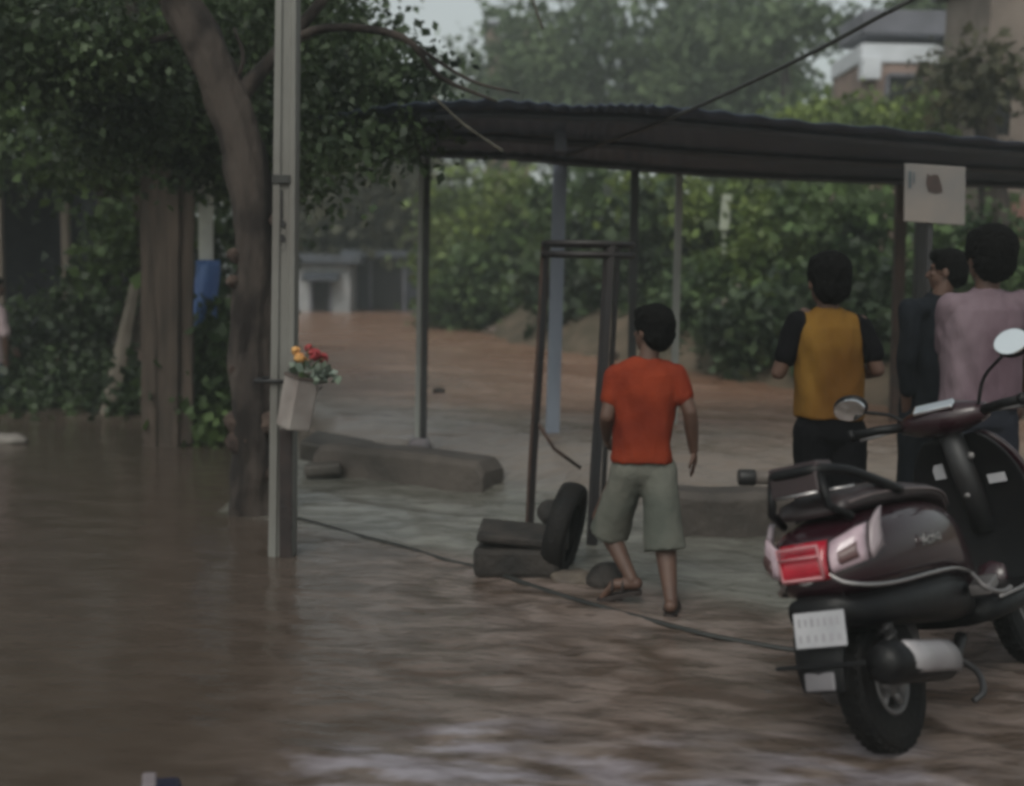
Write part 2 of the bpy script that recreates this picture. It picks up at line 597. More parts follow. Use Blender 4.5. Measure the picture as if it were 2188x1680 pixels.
# the leaning tree beside the pole
tb = G(540, 1095)
TY = tb.y
def T(px, py, dy=0): return D(px, py, TY + dy)
near_blobs = []
def nb(px, py, Y, rx, ry, rz, n): near_blobs.append((tuple(D(px, py, Y)), (rx, ry, rz), int(n * 1.4)))
nb(120, 90, 7.4, .6, .5, .30, 2200)
nb(230, 100, 7.6, .40, .4, .30, 1300)
nb(250, 280, 8.2, .40, .4, .22, 1500)
nb(430, 300, 8.7, .36, .3, .25, 1500)
nb(330, 180, 8.6, .40, .3, .30, 1300)
nb(690, 60, 8.4, .45, .4, .35, 1700)
nb(740, 200, 8.0, .40, .4, .30, 1900)
nb(860, 175, 7.8, .22, .4, .18, 700)
nb(720, 330, 7.8, .25, .35, .08, 450)
nb(850, 285, 7.6, .25, .35, .07, 600)
nb(560, 80, 8.6, .45, .3, .35, 1400)
nb(610, 330, 8.7, .30, .2, .25, 900)
nb(660, 400, 7.8, .10, .15, .12, 140)
nb(815, 345, 7.0, .04, .04, .07, 80)
near_blobs += [((-1.6, 7.4, 4.3), (2.0, 1.6, .8), 5000), ((-3.4, 7.6, 3.8), (1.2, 1.2, .6), 2200)]
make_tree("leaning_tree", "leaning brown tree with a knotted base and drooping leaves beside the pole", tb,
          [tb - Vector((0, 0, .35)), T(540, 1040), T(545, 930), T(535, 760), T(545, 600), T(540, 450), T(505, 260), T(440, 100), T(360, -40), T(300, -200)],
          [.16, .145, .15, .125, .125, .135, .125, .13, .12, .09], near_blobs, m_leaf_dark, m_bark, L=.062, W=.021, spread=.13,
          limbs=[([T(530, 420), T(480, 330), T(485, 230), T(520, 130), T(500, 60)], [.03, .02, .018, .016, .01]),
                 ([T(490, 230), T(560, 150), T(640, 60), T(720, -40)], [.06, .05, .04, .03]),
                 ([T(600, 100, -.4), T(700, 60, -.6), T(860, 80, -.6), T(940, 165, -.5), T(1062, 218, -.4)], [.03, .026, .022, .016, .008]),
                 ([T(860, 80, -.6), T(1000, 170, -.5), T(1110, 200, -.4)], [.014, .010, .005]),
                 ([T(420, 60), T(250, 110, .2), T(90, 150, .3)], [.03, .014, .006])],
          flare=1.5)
# knot and torn bark near its foot
leaning = bpy.data.objects["leaning_tree"]
for (px, py, r) in ((505, 900, .085), (518, 945, .11), (578, 905, .09), (560, 1010, .07), (503, 545, .06), (497, 600, .045), (520, 690, .04), (500, 790, .04), (590, 470, .05)):
    b = MB(); c_ = T(px, py, -.08) - leaning.location
    b.ell(c_, (r, r * .8, r * .9), nu=10, nv=7)
    b.skin("burl", mat("torn_bark", (.085, .058, .046), .95, (.022, .012, .010), 9, bump=.8), leaning, voxel=.014, smooth=2,
           disp=lambda c: .014 * noise.noise(c * 22))

# tree behind, and the upright plank panel at the water's edge
pb = Vector((D(310, 800, 13.0).x, 13.0, .1))
make_tree("spreading_tree", "spreading tree on the left bank rising behind the upright plank panel", pb,
          [pb - Vector((0, 0, .3)), D(312, 760, 13.0), D(318, 600, 13.0), D(322, 450, 12.8), D(325, 300, 12.0), D(320, 200, 11.4), D(300, 60, 11.0), D(280, -120, 10.8)],
          [.17, .16, .15, .15, .15, .14, .12, .08],
          [(tuple(D(330, 250, 10.2)), (.8, .7, .45), 2600), (tuple(D(130, 260, 10.5)), (.9, .8, .5), 2600), (tuple(D(300, 0, 10.5)), (1.8, 1.2, .7), 4200),
           (tuple(D(560, 250, 11)), (.8, .6, .5), 2200), (tuple(D(640, 120, 11)), (.9, .6, .7), 2600), (tuple(D(20, 60, 10.5)), (.8, .8, .6), 2000), (tuple(D(450, 380, 11.6)), (.3, .3, .16), 700)],
          m_leaf_mid, m_bark_pale, L=.10, W=.036, spread=.2, flare=1.3,
          limbs=[([D(322, 420, 12.7), D(250, 300, 12.2), D(150, 220, 11.6)], [.08, .05, .02])])
db = G(235, 900)
make_tree("dark_tree", "slim dark reddish trunk tree behind the leaning plank on the bank", Vector((db.x, 13.6, .3)),
          [D(215, 900, 13.6), D(215, 700, 13.6), D(225, 520, 13.6), D(245, 380, 13.6), D(255, 250, 13.6), D(240, 80, 13.6)],
          [.14, .13, .13, .15, .12, .08],
          [(tuple(D(160, 120, 13.6)), (1.6, 1, .8), 3400), (tuple(D(420, 80, 14)), (1.6, 1, .9), 3000), (tuple(D(-60, 250, 13)), (1.0, .9, .8), 2000)],
          m_leaf_dark, m_bark, L=.12, W=.045, spread=.25)

# shrubs on the left bank
def shrub(label, blobs, m, base, group=None, L=.1, W=.04, per=30, spread=.16, name="shrub", stems=5, droop=.1):
    t = thing(name, label, "shrub", base, group=group)
    b = MB()
    for k in range(stems):
        c = Vector(blobs[k % len(blobs)][0]) + Vector((random.uniform(-.2, .2), random.uniform(-.2, .2), random.uniform(-.1, .15)))
        p0 = Vector(base) + Vector((random.uniform(-.12, .12), random.uniform(-.12, .12), -.15))
        midp = p0.lerp(c, .5) + Vector((random.uniform(-.1, .1), random.uniform(-.1, .1), .1))
        b.tube(spline([p0, midp, c], 4), lerp_list([.022, .015, .006], 4), 6)
    b.build("stem", m_twig, t, world=True)
    leaves("foliage", blobs, m, t, L, W, per, spread, droop, shell=.35)
    return t
def P3(px, py, Y): return tuple(D(px, py, Y))
shrub("dark green shrub on the left bank nearest the picture's left edge", [(P3(60, 760, 12.9), (.55, .45, .55), 1500), (P3(110, 850, 12.7), (.5, .35, .25), 900)], m_leaf_dark, D(80, 890, 12.9), L=.11)
shrub("tall dark green shrub on the left bank just left of the leaning plank", [(P3(190, 700, 13.2), (.4, .4, .7), 1700), (P3(170, 840, 12.8), (.45, .3, .28), 900)], m_leaf_dark, D(180, 890, 13.2), L=.11)
shrub("high narrow shrub climbing beside the plank panel up to the crown", [(P3(270, 560, 13.0), (.4, .35, .8), 1500)], m_leaf_mid, D(265, 880, 13.0), L=.12)
shrub("dense dark bush standing behind the narrow blue and white signpost", [(P3(470, 560, 14.5), (.9, .5, .9), 2400), (P3(470, 760, 14.2), (.8, .5, .6), 1600)], m_leaf_dark, D(470, 850, 14.5), L=.12, W=.045)
shrub("leafy bright green plant at the waterline between plank panel and leaning tree", [(P3(450, 800, 10.5), (.2, .2, .42), 900), (P3(455, 900, 10.3), (.24, .2, .28), 900), (P3(440, 700, 10.8), (.14, .15, .25), 350)], m_leaf_mid, D(455, 955, 10.5), L=.12, W=.05)

for lb, px, py, Y, rx in (("low dark weeds at the waterline at the picture's left edge", 40, 880, 11.9, .5), ("low dark weeds at the waterline just left of the plank's foot", 150, 880, 11.8, .42),
                          ("low dark weeds at the waterline between the leaning plank and the plank panel", 285, 890, 11.7, .24)):
    shrub(lb, [(P3(px, py - 25, Y), (rx, .3, .16), 900), (P3(px, py - 70, Y + .3), (rx * .8, .3, .2), 800)], m_leaf_dark, D(px, py + 15, Y), L=.1, W=.035, name="weeds", stems=4)

ppY = 9.9
pp = thing("plank_fence", "upright panel of weathered brown planks at the water's edge behind the leaning tree", "wooden panel", D(355, 955, ppY))
m_panel = mat("weathered_brown_planks", (.095, .07, .056), .9, (.04, .03, .024), 4, (3, 3, .35), bump=.7, bscale=16)
for (xa, xb, ya, yb, dy) in ((298, 338, 352, 905, .05), (333, 383, 345, 972, 0), (377, 414, 349, 890, .045)):
    b = MB(); rr_ = []
    for k in range(13):
        t_ = k / 12
        y_ = yb + (ya - yb) * t_
        pinch = (1 - t_) * 4
        a_, c_ = D(xa + pinch + 1.5 * math.sin(k * 1.7 + xa), y_, ppY + dy), D(xb - pinch + 1.2 * math.sin(k * 2.3 + xb), y_, ppY + dy)
        if k == 0: a_.z -= .25; c_.z -= .25
        th = Vector((0, .045, 0))
        rr_.append([a_, c_, c_ + th, a_ + th])
    b.loft(rr_); b.build("plank", m_panel, pp, smooth=False, world=True, bevel=.006)
for y_ in (430, 760):
    b = MB(); q = D(356, y_, ppY + .13); b.box(q, (.48, .05, .09)); b.build("cross_rail", m_panel, pp, smooth=False, world=True, bevel=.005)

# ------------------------------------------------------------------ left bank: hut, plank, painted board, stone, stooping child
m_plank = mat("weathered_wood", (.20, .17, .14), .9, (.11, .09, .07), 5, (1, 1, .2), bump=.5)
m_tin_dark = mat("dark_tin", (.07, .08, .10), .6, (.045, .05, .06), 3, bump=.2)
m_dark_wall = mat("dark_blue_wall", (.045, .048, .062), .85, (.025, .028, .04), 2.5, bump=.3)
m_void = mat("dark_doorway", (.012, .012, .014), .9)
hut = thing("roadside_hut", "dark open-fronted hut under a tin roof behind the left bank shrubs", "hut", D(60, 880, 15.5))
x0, x1 = D(-160, 500, 15.5).x, D(185, 500, 15.5).x
b = MB()
b.box(((x0 + x1) / 2, 17.6, 1.55), (x1 - x0, .12, 3.1))
b.box((x0 + .06, 16.5, 1.55), (.12, 2.1, 3.1)); b.box((x1 - .06, 16.5, 1.55), (.12, 2.1, 3.1))
b.build("wall", m_dark_wall, hut, smooth=False, world=True, bevel=.01)
b = MB()
b.box(((x0 + x1) / 2, 16.4, 3.22), (x1 - x0 + .6, 2.9, .06), Euler((rad(4), 0, 0)))
b.build("roof", m_tin_dark, hut, smooth=False, world=True, bevel=.01)
b = MB()
for xx in (x0 + .1, (x0 + x1) / 2, x1 - .2):
    b.box((xx, 15.3, 1.6), (.1, .1, 3.1))
b.build("front_post", m_plank, hut, smooth=False, world=True, bevel=.01)
b = MB(); b.box(((x0 + x1) / 2, 15.7, .55), (x1 - x0 - .5, .5, .7))
b.build("counter", m_dark_wall, hut, smooth=False, world=True, bevel=.02)

p0, p1 = D(226, 908, 11.45), D(290, 600, 12.1)
b = MB(); b.tube([p0, p0.lerp(p1, .5), p1], [.085, .075, .05], 4, flat=.35, up=(1, 0, 0))
tag(b.build("plank", m_plank, None, smooth=False), "grey wooden plank leaning over the left bank bushes", "plank")
b = MB(); b.box(D(195, 903, 11.5), (.75, .16, .06), Euler((0, rad(2), rad(6))))
tag(b.build("board", mat("wet_green_board", (.10, .12, .10), .7, (.06, .07, .06), 5), None, smooth=False, bevel=.01), "flat wet board lying at the foot of the leaning plank", "board")

bd = thing("painted_signpost", "narrow white post carrying a long blue sheet left of the leaning tree", "signpost", D(440, 930, 10.9))
b = MB(); b.box(D(441, 640, 10.9), (.125, .08, 2.35)); b.build("post", mat("white_paint", (.74, .76, .68), .7, (.6, .6, .56), 4), bd, smooth=False, world=True, bevel=.012)
b = MB()
rows = []
for j in range(13):
    y = 556 + j * 14
    rows.append([D(418 + k * (52 if j < 10 else 44 - j) / 6 - j * .8 + 1.5 * math.sin(j * .8 + k), y, 10.75 + .03 * math.sin(k * 1.3 + j * .3)) for k in range(7)])
vs = [p for r in rows for p in r]
fs = [(j * 7 + k, j * 7 + k + 1, (j + 1) * 7 + k + 1, (j + 1) * 7 + k) for j in range(12) for k in range(6)]
b.add(vs, fs)
o = b.build("blue_sheet", mat("blue_plastic", (.09, .19, .46), .45, (.06, .12, .34), 3), bd, world=True)
sm = o.modifiers.new("thick", 'SOLIDIFY'); sm.thickness = .012
st = MB(); st.ell(G(18, 940, .02), (.2, .11, .06), Euler((0, 0, rad(-20))).to_matrix(), nu=14, nv=9)
tag(st.skin("stone", mat("pale_stone", (.22, .2, .18), .8, (.14, .12, .11), 6, bump=.5), None, .015, 2, lambda c: .02 * noise.noise(c * 9)),
    "flat pale stone in the shallows at the left edge", "stone")

# ------------------------------------------------------------------ low wall pieces
m_conc = mat("wet_concrete", (.10, .083, .072), .75, (.05, .042, .037), 3, bump=.6, bscale=18)
m_conc_dark = mat("dark_wet_concrete", (.075, .065, .055), .6, (.035, .03, .026), 4, bump=.6, bscale=16)
def wall_piece(name, label, a, c, top, thick, m, rr=.08):
    a = Vector((a.x, a.y, 0)); c = Vector((c.x, c.y, 0))
    d = (c - a); L = d.length; d.normalize()
    n = Vector((-d.y, d.x, 0))
    if n.y < 0: n = -n
    t = thing(name, label, "wall", a.lerp(c, .5))
    b = MB(); rings_ = []
    N = 26
    for i in range(N + 1):
        s = i / N
        p = a + d * (L * s)
        e = min(s, 1 - s) * L
        k = 1.0 if e > rr else math.sqrt(max(0, 1 - (1 - e / rr) ** 2)) * .35 + .65
        tz = top * k + .012 * noise.noise(p * 4)
        w_ = thick
        prof = [(0, -.45), (w_, -.45), (w_, tz - .03), (w_ - .03, tz), (.035, tz + .004), (0, tz - .035)]
        rings_.append([p + n * (q + .008 * noise.noise(p * 7 + Vector((q, z, 1)))) + Vector((0, 0, z)) for q, z in prof])
    b.loft(rings_)
    b.build("wall_block", m, t, smooth=False, world=True, bevel=.012)
    return t
wl = wall_piece("low_wall", "left piece of broken low concrete wall with the thin canopy post on it", G(668, 1012), G(1030, 1056), .235, .34, m_conc, .12)
wr = wall_piece("low_wall", "right piece of low concrete wall between the walking boy and the scooter", G(1395, 1146), G(1900, 1152), .265, .3, m_conc)
b = MB()
b.box(D(720, 962, 8.95), (.50, .34, .16), Euler((rad(8), rad(7), rad(-14))))
tag(b.build("broken_slab", m_conc_dark, None, smooth=False, bevel=.025), "dark tilted slab of broken concrete right behind the pole", "slab")
b = MB()
b.box(D(690, 1003, 8.6), (.28, .2, .10), Euler((rad(-4), rad(-5), rad(10))))
tag(b.build("broken_slab", m_conc_dark, None, smooth=False, bevel=.03), "small wet dark chunk at the left end of the low wall", "slab")

# ------------------------------------------------------------------ canopy
m_roof = mat("grey_blue_tin", (.07, .092, .145), .6, (.04, .054, .088), 1.4, (1, .3, 1), bump=.15)
m_post_blue = mat("blue_grey_steel", (.24, .27, .33), .5, (.16, .18, .23), 3, (1, 1, .3))
m_post_white = mat("chalky_white_steel", (.36, .37, .34), .6, (.22, .22, .21), 3, (1, 1, .3))
m_post_dark = mat("dark_steel", (.022, .022, .024), .5, (.012, .01, .01), 4)
m_rust = mat("rusty_brown_steel", (.06, .032, .024), .75, (.025, .015, .012), 6, bump=.3)
ZN, ZF = 2.6, 2.475
def at_z(px, py, z): return G(px, py, z)
near_e = [at_z(680, 244, ZN), at_z(845, 226, ZN), at_z(1060, 215, ZN), at_z(1230, 222, ZN), at_z(1330, 219, ZN), at_z(1450, 229, ZN), at_z(1760, 262, ZN), at_z(2188, 305, ZN), at_z(2420, 326, ZN)]
far_e = [at_z(700, 312, ZF), at_z(893, 322, ZF), at_z(1080, 328, ZF), at_z(1200, 340, ZF), at_z(1320, 350, ZF), at_z(1480, 364, ZF), at_z(1800, 379, ZF), at_z(2188, 392, ZF), at_z(2420, 400, ZF)]
cp = thing("shelter_canopy", "dark tin sheet canopy on thin steel posts over the flooded roadside", "canopy", Vector((1.2, 8.8, .2)))
ne, fe = spline(near_e, 26), spline(far_e, 26)
b = MB(); rows = []
for j in range(9):
    s = j / 8
    row = []
    for k in range(len(ne)):
        p = ne[k].lerp(fe[k], s)
        row.append(p + Vector((0, 0, .007 * math.sin(k * 2 * math.pi / 6) + .02 * noise.noise(p * 1.3))))
    rows.append(row)
nk = len(ne)
b.add([p for r in rows for p in r], [(j * nk + k, j * nk + k + 1, (j + 1) * nk + k + 1, (j + 1) * nk + k) for j in range(8) for k in range(nk - 1)])
rf = b.build("roof_sheet", m_roof, cp, world=True)
s_ = rf.modifiers.new("thick", 'SOLIDIFY'); s_.thickness = .006
# purlins run under the sheet
for s in (.12, .55, .965):
    b = MB(); b.tube([ne[k].lerp(fe[k], s) - Vector((0, 0, .034)) for k in range(0, nk, 13)], .028, 4, up=(0, 0, 1))
    b.build("purlin", m_tin_dark, cp, smooth=False, world=True)
def canopy_post(px, py, bx, by, bz, half, m, name="post", two=None):
    top = at_z(px, py, ZF) ; bot = D(bx, by, top.y)
    bot.z = bz
    b = MB()
    b.tube([bot, bot.lerp(top, .5), top - Vector((0, 0, .01))], half * 1.414, 4, up=(1, 1, 0))
    return b.build(name, m, cp, smooth=False, world=True, bevel=.004)
canopy_post(914, 326, 904, 955, .0, .024, m_post_dark)
canopy_post(901, 326, 891, 955, .0, .019, m_post_white)
b = MB(); b.tube([Vector((at_z(909, 326, ZF).x - .02, at_z(909, 326, ZF).y, .18)), Vector((at_z(909, 326, ZF).x - .02, at_z(909, 326, ZF).y, .265))], [.11, .07], 12)
b.build("post_footing", mat("pale_footing", (.25, .23, .24), .7, (.16, .14, .15), 6), cp, world=True)
canopy_post(1197, 342, 1180, 915, -.2, .055, m_post_blue)
canopy_post(1357, 352, 1350, 900, -.2, .034, m_post_dark)
canopy_post(1452, 362, 1440, 900, -.2, .030, m_post_white)
canopy_post(1926, 384, 1915, 900, -.2, .045, m_rust)
canopy_post(1972, 384, 1960, 900, -.2, .05, m_post_dark)
p = ne[60].lerp(fe[60], .55); b = MB(); b.box(D(1198, 296, p.y), (.085, .05, .17)); b.build("bracket", m_post_blue, cp, smooth=False, world=True, bevel=.006)

# notice board on its own post in front of the canopy
sgY = 7.3
sg = thing("notice_board", "faded pale square notice board on a dark post in front of the canopy", "sign", D(1998, 415, sgY))
b = MB()
q = [D(1934, 349, sgY), D(2064, 357, sgY), D(2062, 482, sgY), D(1932, 473, sgY)]
b.add(q + [x + Vector((0, .02, 0)) for x in q], [(3, 2, 1, 0), (4, 5, 6, 7), (0, 1, 5, 4), (1, 2, 6, 5), (2, 3, 7, 6), (3, 0, 4, 7)])
b.build("panel", mat("faded_board", (.195, .168, .15), .7, (.14, .134, .132), 3), sg, smooth=False, world=True, bevel=.004)
b = MB()
def decal(pts, dy=-.006):
    v = [D(x, y, sgY + dy) for x, y in pts]
    b.add(v, [tuple(range(len(v)))])
decal([(1981, 371), (1989, 376), (1995, 373), (2005, 374), (2012, 396), (2014, 410), (2000, 413), (1984, 409), (1979, 392)])
b.build("emblem", mat("faded_brown_print", (.05, .03, .026), .8, (.03, .02, .018), 20), sg, smooth=False, world=True)
b = MB()
decal([(1942, 366), (1948, 366), (1947, 402), (1941, 402)])
decal([(1952, 368), (1955, 368), (1954, 392), (1951, 392)])
b.build("side_lettering", mat("faded_blue_print", (.07, .09, .105), .8), sg, smooth=False, world=True)
b = MB(); q0 = D(1990, 372, sgY + .045); q1 = D(1980, 900, sgY + .045); q1.z = -.2
b.tube([q1, q0], .026, 4, up=(1, 1, 0)); b.build("post", m_post_dark, sg, smooth=False, world=True, bevel=.004)

# ------------------------------------------------------------------ concrete pole
pf = G(604, 1185)
pole = thing("utility_pole", "tall grey concrete utility pole with a grooved face and painted number", "pole", pf)
ptop = D(616, -30, pf.y)
ax = (ptop - pf).normalized()
b = MB(); rings_ = []
for s in np.linspace(-.12, 2.2, 20):
    c = pf + (ptop - pf) * s
    wd = .068 - .013 * s; dp = .065
    g = .016
    prof = [(-wd, -dp), (-wd * .36, -dp), (-wd * .28, -dp + g), (wd * .42, -dp + g), (wd * .5, -dp), (wd, -dp), (wd, dp), (-wd, dp)]
    rings_.append([c + Vector((x, y, 0)) for x, y in prof])
b.loft(rings_)
m_pole = mat("grey_pole_concrete", (.20, .20, .185), .85, (.13, .122, .11), 2.2, (1, 1, .35), bump=.35, bscale=30)
b.build("shaft", m_pole, pole, smooth=False, world=True, bevel=.004)
m_paint = mat("black_paint", (.015, .013, .014), .7)
def text_mesh(name, body, size, M, m, parent, depth=.002):
    cu = bpy.data.curves.new(name, 'FONT')
    cu.body = body; cu.size = size; cu.offset = .007 if size > .08 else 0; cu.align_x = 'CENTER'; cu.align_y = 'CENTER'; cu.extrude = depth
    o = bpy.data.objects.new(name + "_curve", cu)
    COL.objects.link(o)
    bpy.context.view_layer.update()
    me = bpy.data.meshes.new_from_object(o.evaluated_get(bpy.context.evaluated_depsgraph_get()))
    bpy.data.objects.remove(o)
    me.transform(M)
    me.materials.clear()
    me.name = name
    return link(name, me, m, parent, smooth=False)
b = MB(); b.box(D(611, 1060, pf.y - .066) , (.068, .03, .74))
b.build("earthing_strip", mat("dark_rusty_strip", (.03, .02, .018), .8, (.014, .010, .010), 9, bump=.3), pole, smooth=False, world=True, bevel=.004)
for ch, py in (("1", 425), ("1", 453), ("8", 488), ("8", 519)):
    p = D(599.5, py, pf.y - .07 + .017)
    Mx = Matrix.Translation(p - pf) @ Matrix.Rotation(rad(90), 4, 'X')
    text_mesh("painted_number", ch, .10, Mx, m_paint, pole)
b = MB()
for z in (0,):
    c = D(606, 385, pf.y)
    b.box(c + Vector((0, -.002, 0)), (.098, .148, .045))
b.build("band", mat("dark_strap", (.035, .035, .033), .8), pole, smooth=False, world=True, bevel=.004)
b = MB(); c = D(590, 812, pf.y); b.tube([c + Vector((x, y, 0)) for x, y in ((-.095, -.08), (.10, -.08), (.10, .08), (-.095, .08), (-.095, -.08))], .012, 6)
b.build("tie_wire", m_post_dark, pole, world=True)

# tin tied to the pole with flowers standing in it
bkY = pf.y - .2
bt, bb_ = D(646, 805, bkY), D(626, 915, bkY)
axd = (bt - bb_)
Hh = axd.length
Q = axd.to_track_quat('Y', 'Z').to_matrix().to_4x4()
bk = thing("tin", "pale square tin tied askew to the concrete pole", "tin", bb_)
Rt = Q @ Matrix.Rotation(rad(38), 4, 'Y')
m_bk = mat("dull_white_plastic", (.30, .27, .25), .5, (.17, .14, .13), 4, bump=.15)
def tin_ring(y, h): return [Rt @ Vector((x * h, y, z * h)) for x, z in ((-1, -.8), (-.8, -1), (.8, -1), (1, -.8), (1, .8), (.8, 1), (-.8, 1), (-1, .8))]
b = MB(); b.loft([tin_ring(0, .066), tin_ring(.01, .070), tin_ring(Hh * .5, .0725), tin_ring(Hh, .072), tin_ring(Hh, .068), tin_ring(.02, .066)])
b.build("body", m_bk, bk, smooth=False)
b = MB(); b.loft([tin_ring(Hh - .012, .072), tin_ring(Hh - .010, .077), tin_ring(Hh + .004, .077), tin_ring(Hh + .006, .070)], capends=False)
b.build("rim", mat("rusted_rim", (.10, .075, .065), .7, (.05, .035, .03), 8), bk, smooth=False)
b = MB(); hp = []
for k in range(13):
    a = math.pi * k / 12
    hp.append(Rt @ Vector((.078 * math.cos(a), Hh - .02 - .04 * math.sin(a), -.078 - .012 * math.sin(a))))
b.tube(hp, .004, 6); b.build("handle", m_post_dark, bk)
fl = thing("flower_bunch", "bunch of yellow and red flowers with pale leaves stuck in the tin", "flowers", bt)
m_red = mat("red_petal", (.33, .035, .035), .6, (.2, .02, .03), 20)
m_yel = mat("yellow_petal", (.62, .36, .12), .6, (.5, .2, .06), 20)
def bloom(px, py, dy, r, m, name):
    c = D(px, py, bkY + dy)
    b = MB()
    for k in range(26):
        d = Vector((random.gauss(0, 1), random.gauss(0, 1), random.gauss(0, 1) + .3)).normalized()
        p = c + d * r * .55
        s = d.orthogonal().normalized()
        R = Matrix((s, d.cross(s), d)).transposed()
        b.ell(p, (r * .5, r * .36, r * .14), R @ Euler((rad(50), 0, random.random())).to_matrix(), nu=8, nv=5)
    b.build(name, m, fl, world=True)
for px, py, dy, r in ((640, 765, -.05, .035), (632, 750, 0, .03), (650, 772, .03, .028)): bloom(px, py, dy, r, m_yel, "yellow_flower")
for px, py, dy, r in ((672, 758, 0, .042), (690, 765, .03, .035), (660, 745, .05, .03)): bloom(px, py, dy, r, m_red, "red_flower")
b = MB()
for px, py in ((640, 765), (632, 750), (650, 772), (672, 758), (690, 765), (660, 745)):
    b.tube(spline([bb_.lerp(bt, .7), bt.lerp(D(px, py, bkY), .4), D(px, py, bkY)], 3), .004, 5)
b.build("flower_stem", m_leaf_mid, fl, world=True)
leaves("flower_leaf", [(tuple(D(665, 792, bkY)), (.07, .06, .02), 60), (tuple(D(700, 800, bkY)), (.04, .05, .015), 30)],
       mat("pale_leaf", (.14, .17, .14), .6, (.08, .11, .07), 10, island=.3), fl, .06, .02, 10, .02, .0)

# ------------------------------------------------------------------ tree guard and rubble
gb = G(1131, 1148)
gc = D(1258, 600, gb.y + .2); gc.z = 0
tg = thing("tree_guard", "broken black iron tree guard with two hoops at the top", "tree guard", Vector((gc.x, gc.y, 0)))
m_iron = mat("black_iron", (.012, .013, .016), .55, (.016, .01, .009), 3, (1, 1, .5), bump=.2, contrast=(.3, .75))
top_l, = (D(1166, 520, gb.y),)
R_ = .262
ctr_t = top_l + Vector((R_ * .97, .07, 0))
for dz, rr in ((0, R_), (-.062, R_)):
    b = MB()
    pts = [ctr_t + Vector((rr * math.cos(a), rr * math.sin(a), dz)) for a in np.linspace(0, 2 * math.pi, 41)]
    b.tube(pts, .019, 6)
    b.build("hoop", m_iron, tg, world=True)
ctr_b = gb + Vector((R_ * .97, .07, 0))
for ang, m_, zb in ((195, m_iron, -.1), (294, m_iron, -.1), (42, m_iron, -.1), (168, m_rust, -.1)):
    a = rad(ang)
    o_ = Vector((R_ * math.cos(a), R_ * math.sin(a), 0))
    pt = ctr_t + o_ * .98; pbt = ctr_b + o_; pbt.z = zb
    pt.z += .012
    b = MB(); b.tube([pt, pt.lerp(pbt, .35) + Vector((.004, 0, 0)), pt.lerp(pbt, .7) + Vector((-.004, 0, 0)), pbt], .033, 4, flat=.5, up=(math.cos(a + .8), math.sin(a + .8), 0))
    b.build("upright", m_, tg, smooth=False, world=True)
b = MB(); b.tube([D(1150, 905, gb.y), D(1185, 960, gb.y + .05), D(1240, 1000, gb.y + .15)], .012, 6); b.build("bent_brace", m_rust, tg, world=True)

m_rubble = mat("dark_rubble", (.034, .027, .023), .8, (.012, .010, .009), 6, bump=.7)
b = MB(); b.box(G(1112, 1228) + Vector((0, .12, .07)), (.46, .36, .16), Euler((0, rad(-2), rad(-8))))
tag(b.build("stone_block", m_rubble, None, smooth=False, bevel=.03), "dark square stone block at the foot of the tree guard, bottom of its stack", "stone block")
b = MB(); b.box(G(1118, 1228) + Vector((0, .10, .195)), (.48, .34, .05), Euler((rad(2), rad(4), rad(-3))))
tag(b.build("stone_slab", m_rubble, None, smooth=False, bevel=.015), "thin dark slab lying on the stone block beside the tyre", "slab")
tyc = G(1205, 1222) + Vector((0, .06, .21))
Mt = Matrix.Translation(tyc) @ Euler((rad(10), rad(-6), rad(73))).to_matrix().to_4x4()
def tyre_prof(R, wd, rin):
    return [(rin, -wd * .38), (R * .86, -wd * .5), (R * .95, -wd * .46), (R * .99, -wd * .28), (R, 0), (R * .99, wd * .28), (R * .95, wd * .46), (R * .86, wd * .5), (rin, wd * .38), (rin * 1.06, wd * .25), (R * .9, wd * .2), (R * .9, -wd * .2), (rin * 1.06, -wd * .25)]
m_rubber = mat("worn_rubber", (.006, .006, .0065), .7, (.010, .0085, .008), 8, bump=.4, bscale=60, spec=.2)
b = MB(); b.lathe(tyre_prof(.265, .12, .16), 40, Mt, closed=True)
tag(b.build("scrap_tyre", m_rubber, None), "old black tyre standing on edge beside the tree guard", "tyre")
def rock(label, px, py, r, m, z=.0, seed=0, name="rock"):
    c = G(px, py) + Vector((0, r[1] * .6, z))
    b = MB(); b.ell(c, r, Euler((0, rad(seed * 13 % 20 - 10), rad(seed * 37))).to_matrix(), 16, 10)
    o = b.skin(name, m, None, min(r) * .16, 1, lambda p: min(r) * .35 * noise.noise(p * (1.2 / min(r)) * .6 + Vector((seed, 0, 0))))
    return tag(o, label, "rock")
rock("brown jagged rock in the water just left of the walking boy's foot", 1295, 1252, (.13, .11, .085), m_rubble, .02, 3)
rock("low mud-covered rock between the tyre and the jagged rock", 1235, 1246, (.14, .1, .05), mat("muddy_stone", (.13, .105, .08), .7, (.07, .055, .045), 6, bump=.5), .0, 5)
rock("dark broken lump leaning on the tyre on top of the slab", 1180, 1190, (.10, .09, .07), m_rubble, .24, 11, "masonry_lump")
rock("small dark lump of debris drifting in the brown current behind the canopy post", 935, 895, (.09, .07, .055), m_rubble, .275, 8, "debris")
# dark submerged drain edge across the road, made up as a black tube
m_black_line = mat("black_line", (.025, .026, .024), .5, (.015, .015, .014), 6)
cpts = [G(560, 1085), G(640, 1110), G(740, 1137), G(850, 1167), G(950, 1196), G(1035, 1216), G(1150, 1258), G(1290, 1300), G(1440, 1340), G(1560, 1368), G(1690, 1391), G(1830, 1410)]
b = MB(); b.tube([p + Vector((0, 0, .002 + .009 * noise.noise(p * 2))) for p in spline(cpts, 8)], .013, 7)
tag(b.build("drain_edge", m_black_line, None), "long dark drain edge running across the flooded road below the tree guard", "drain_edge")
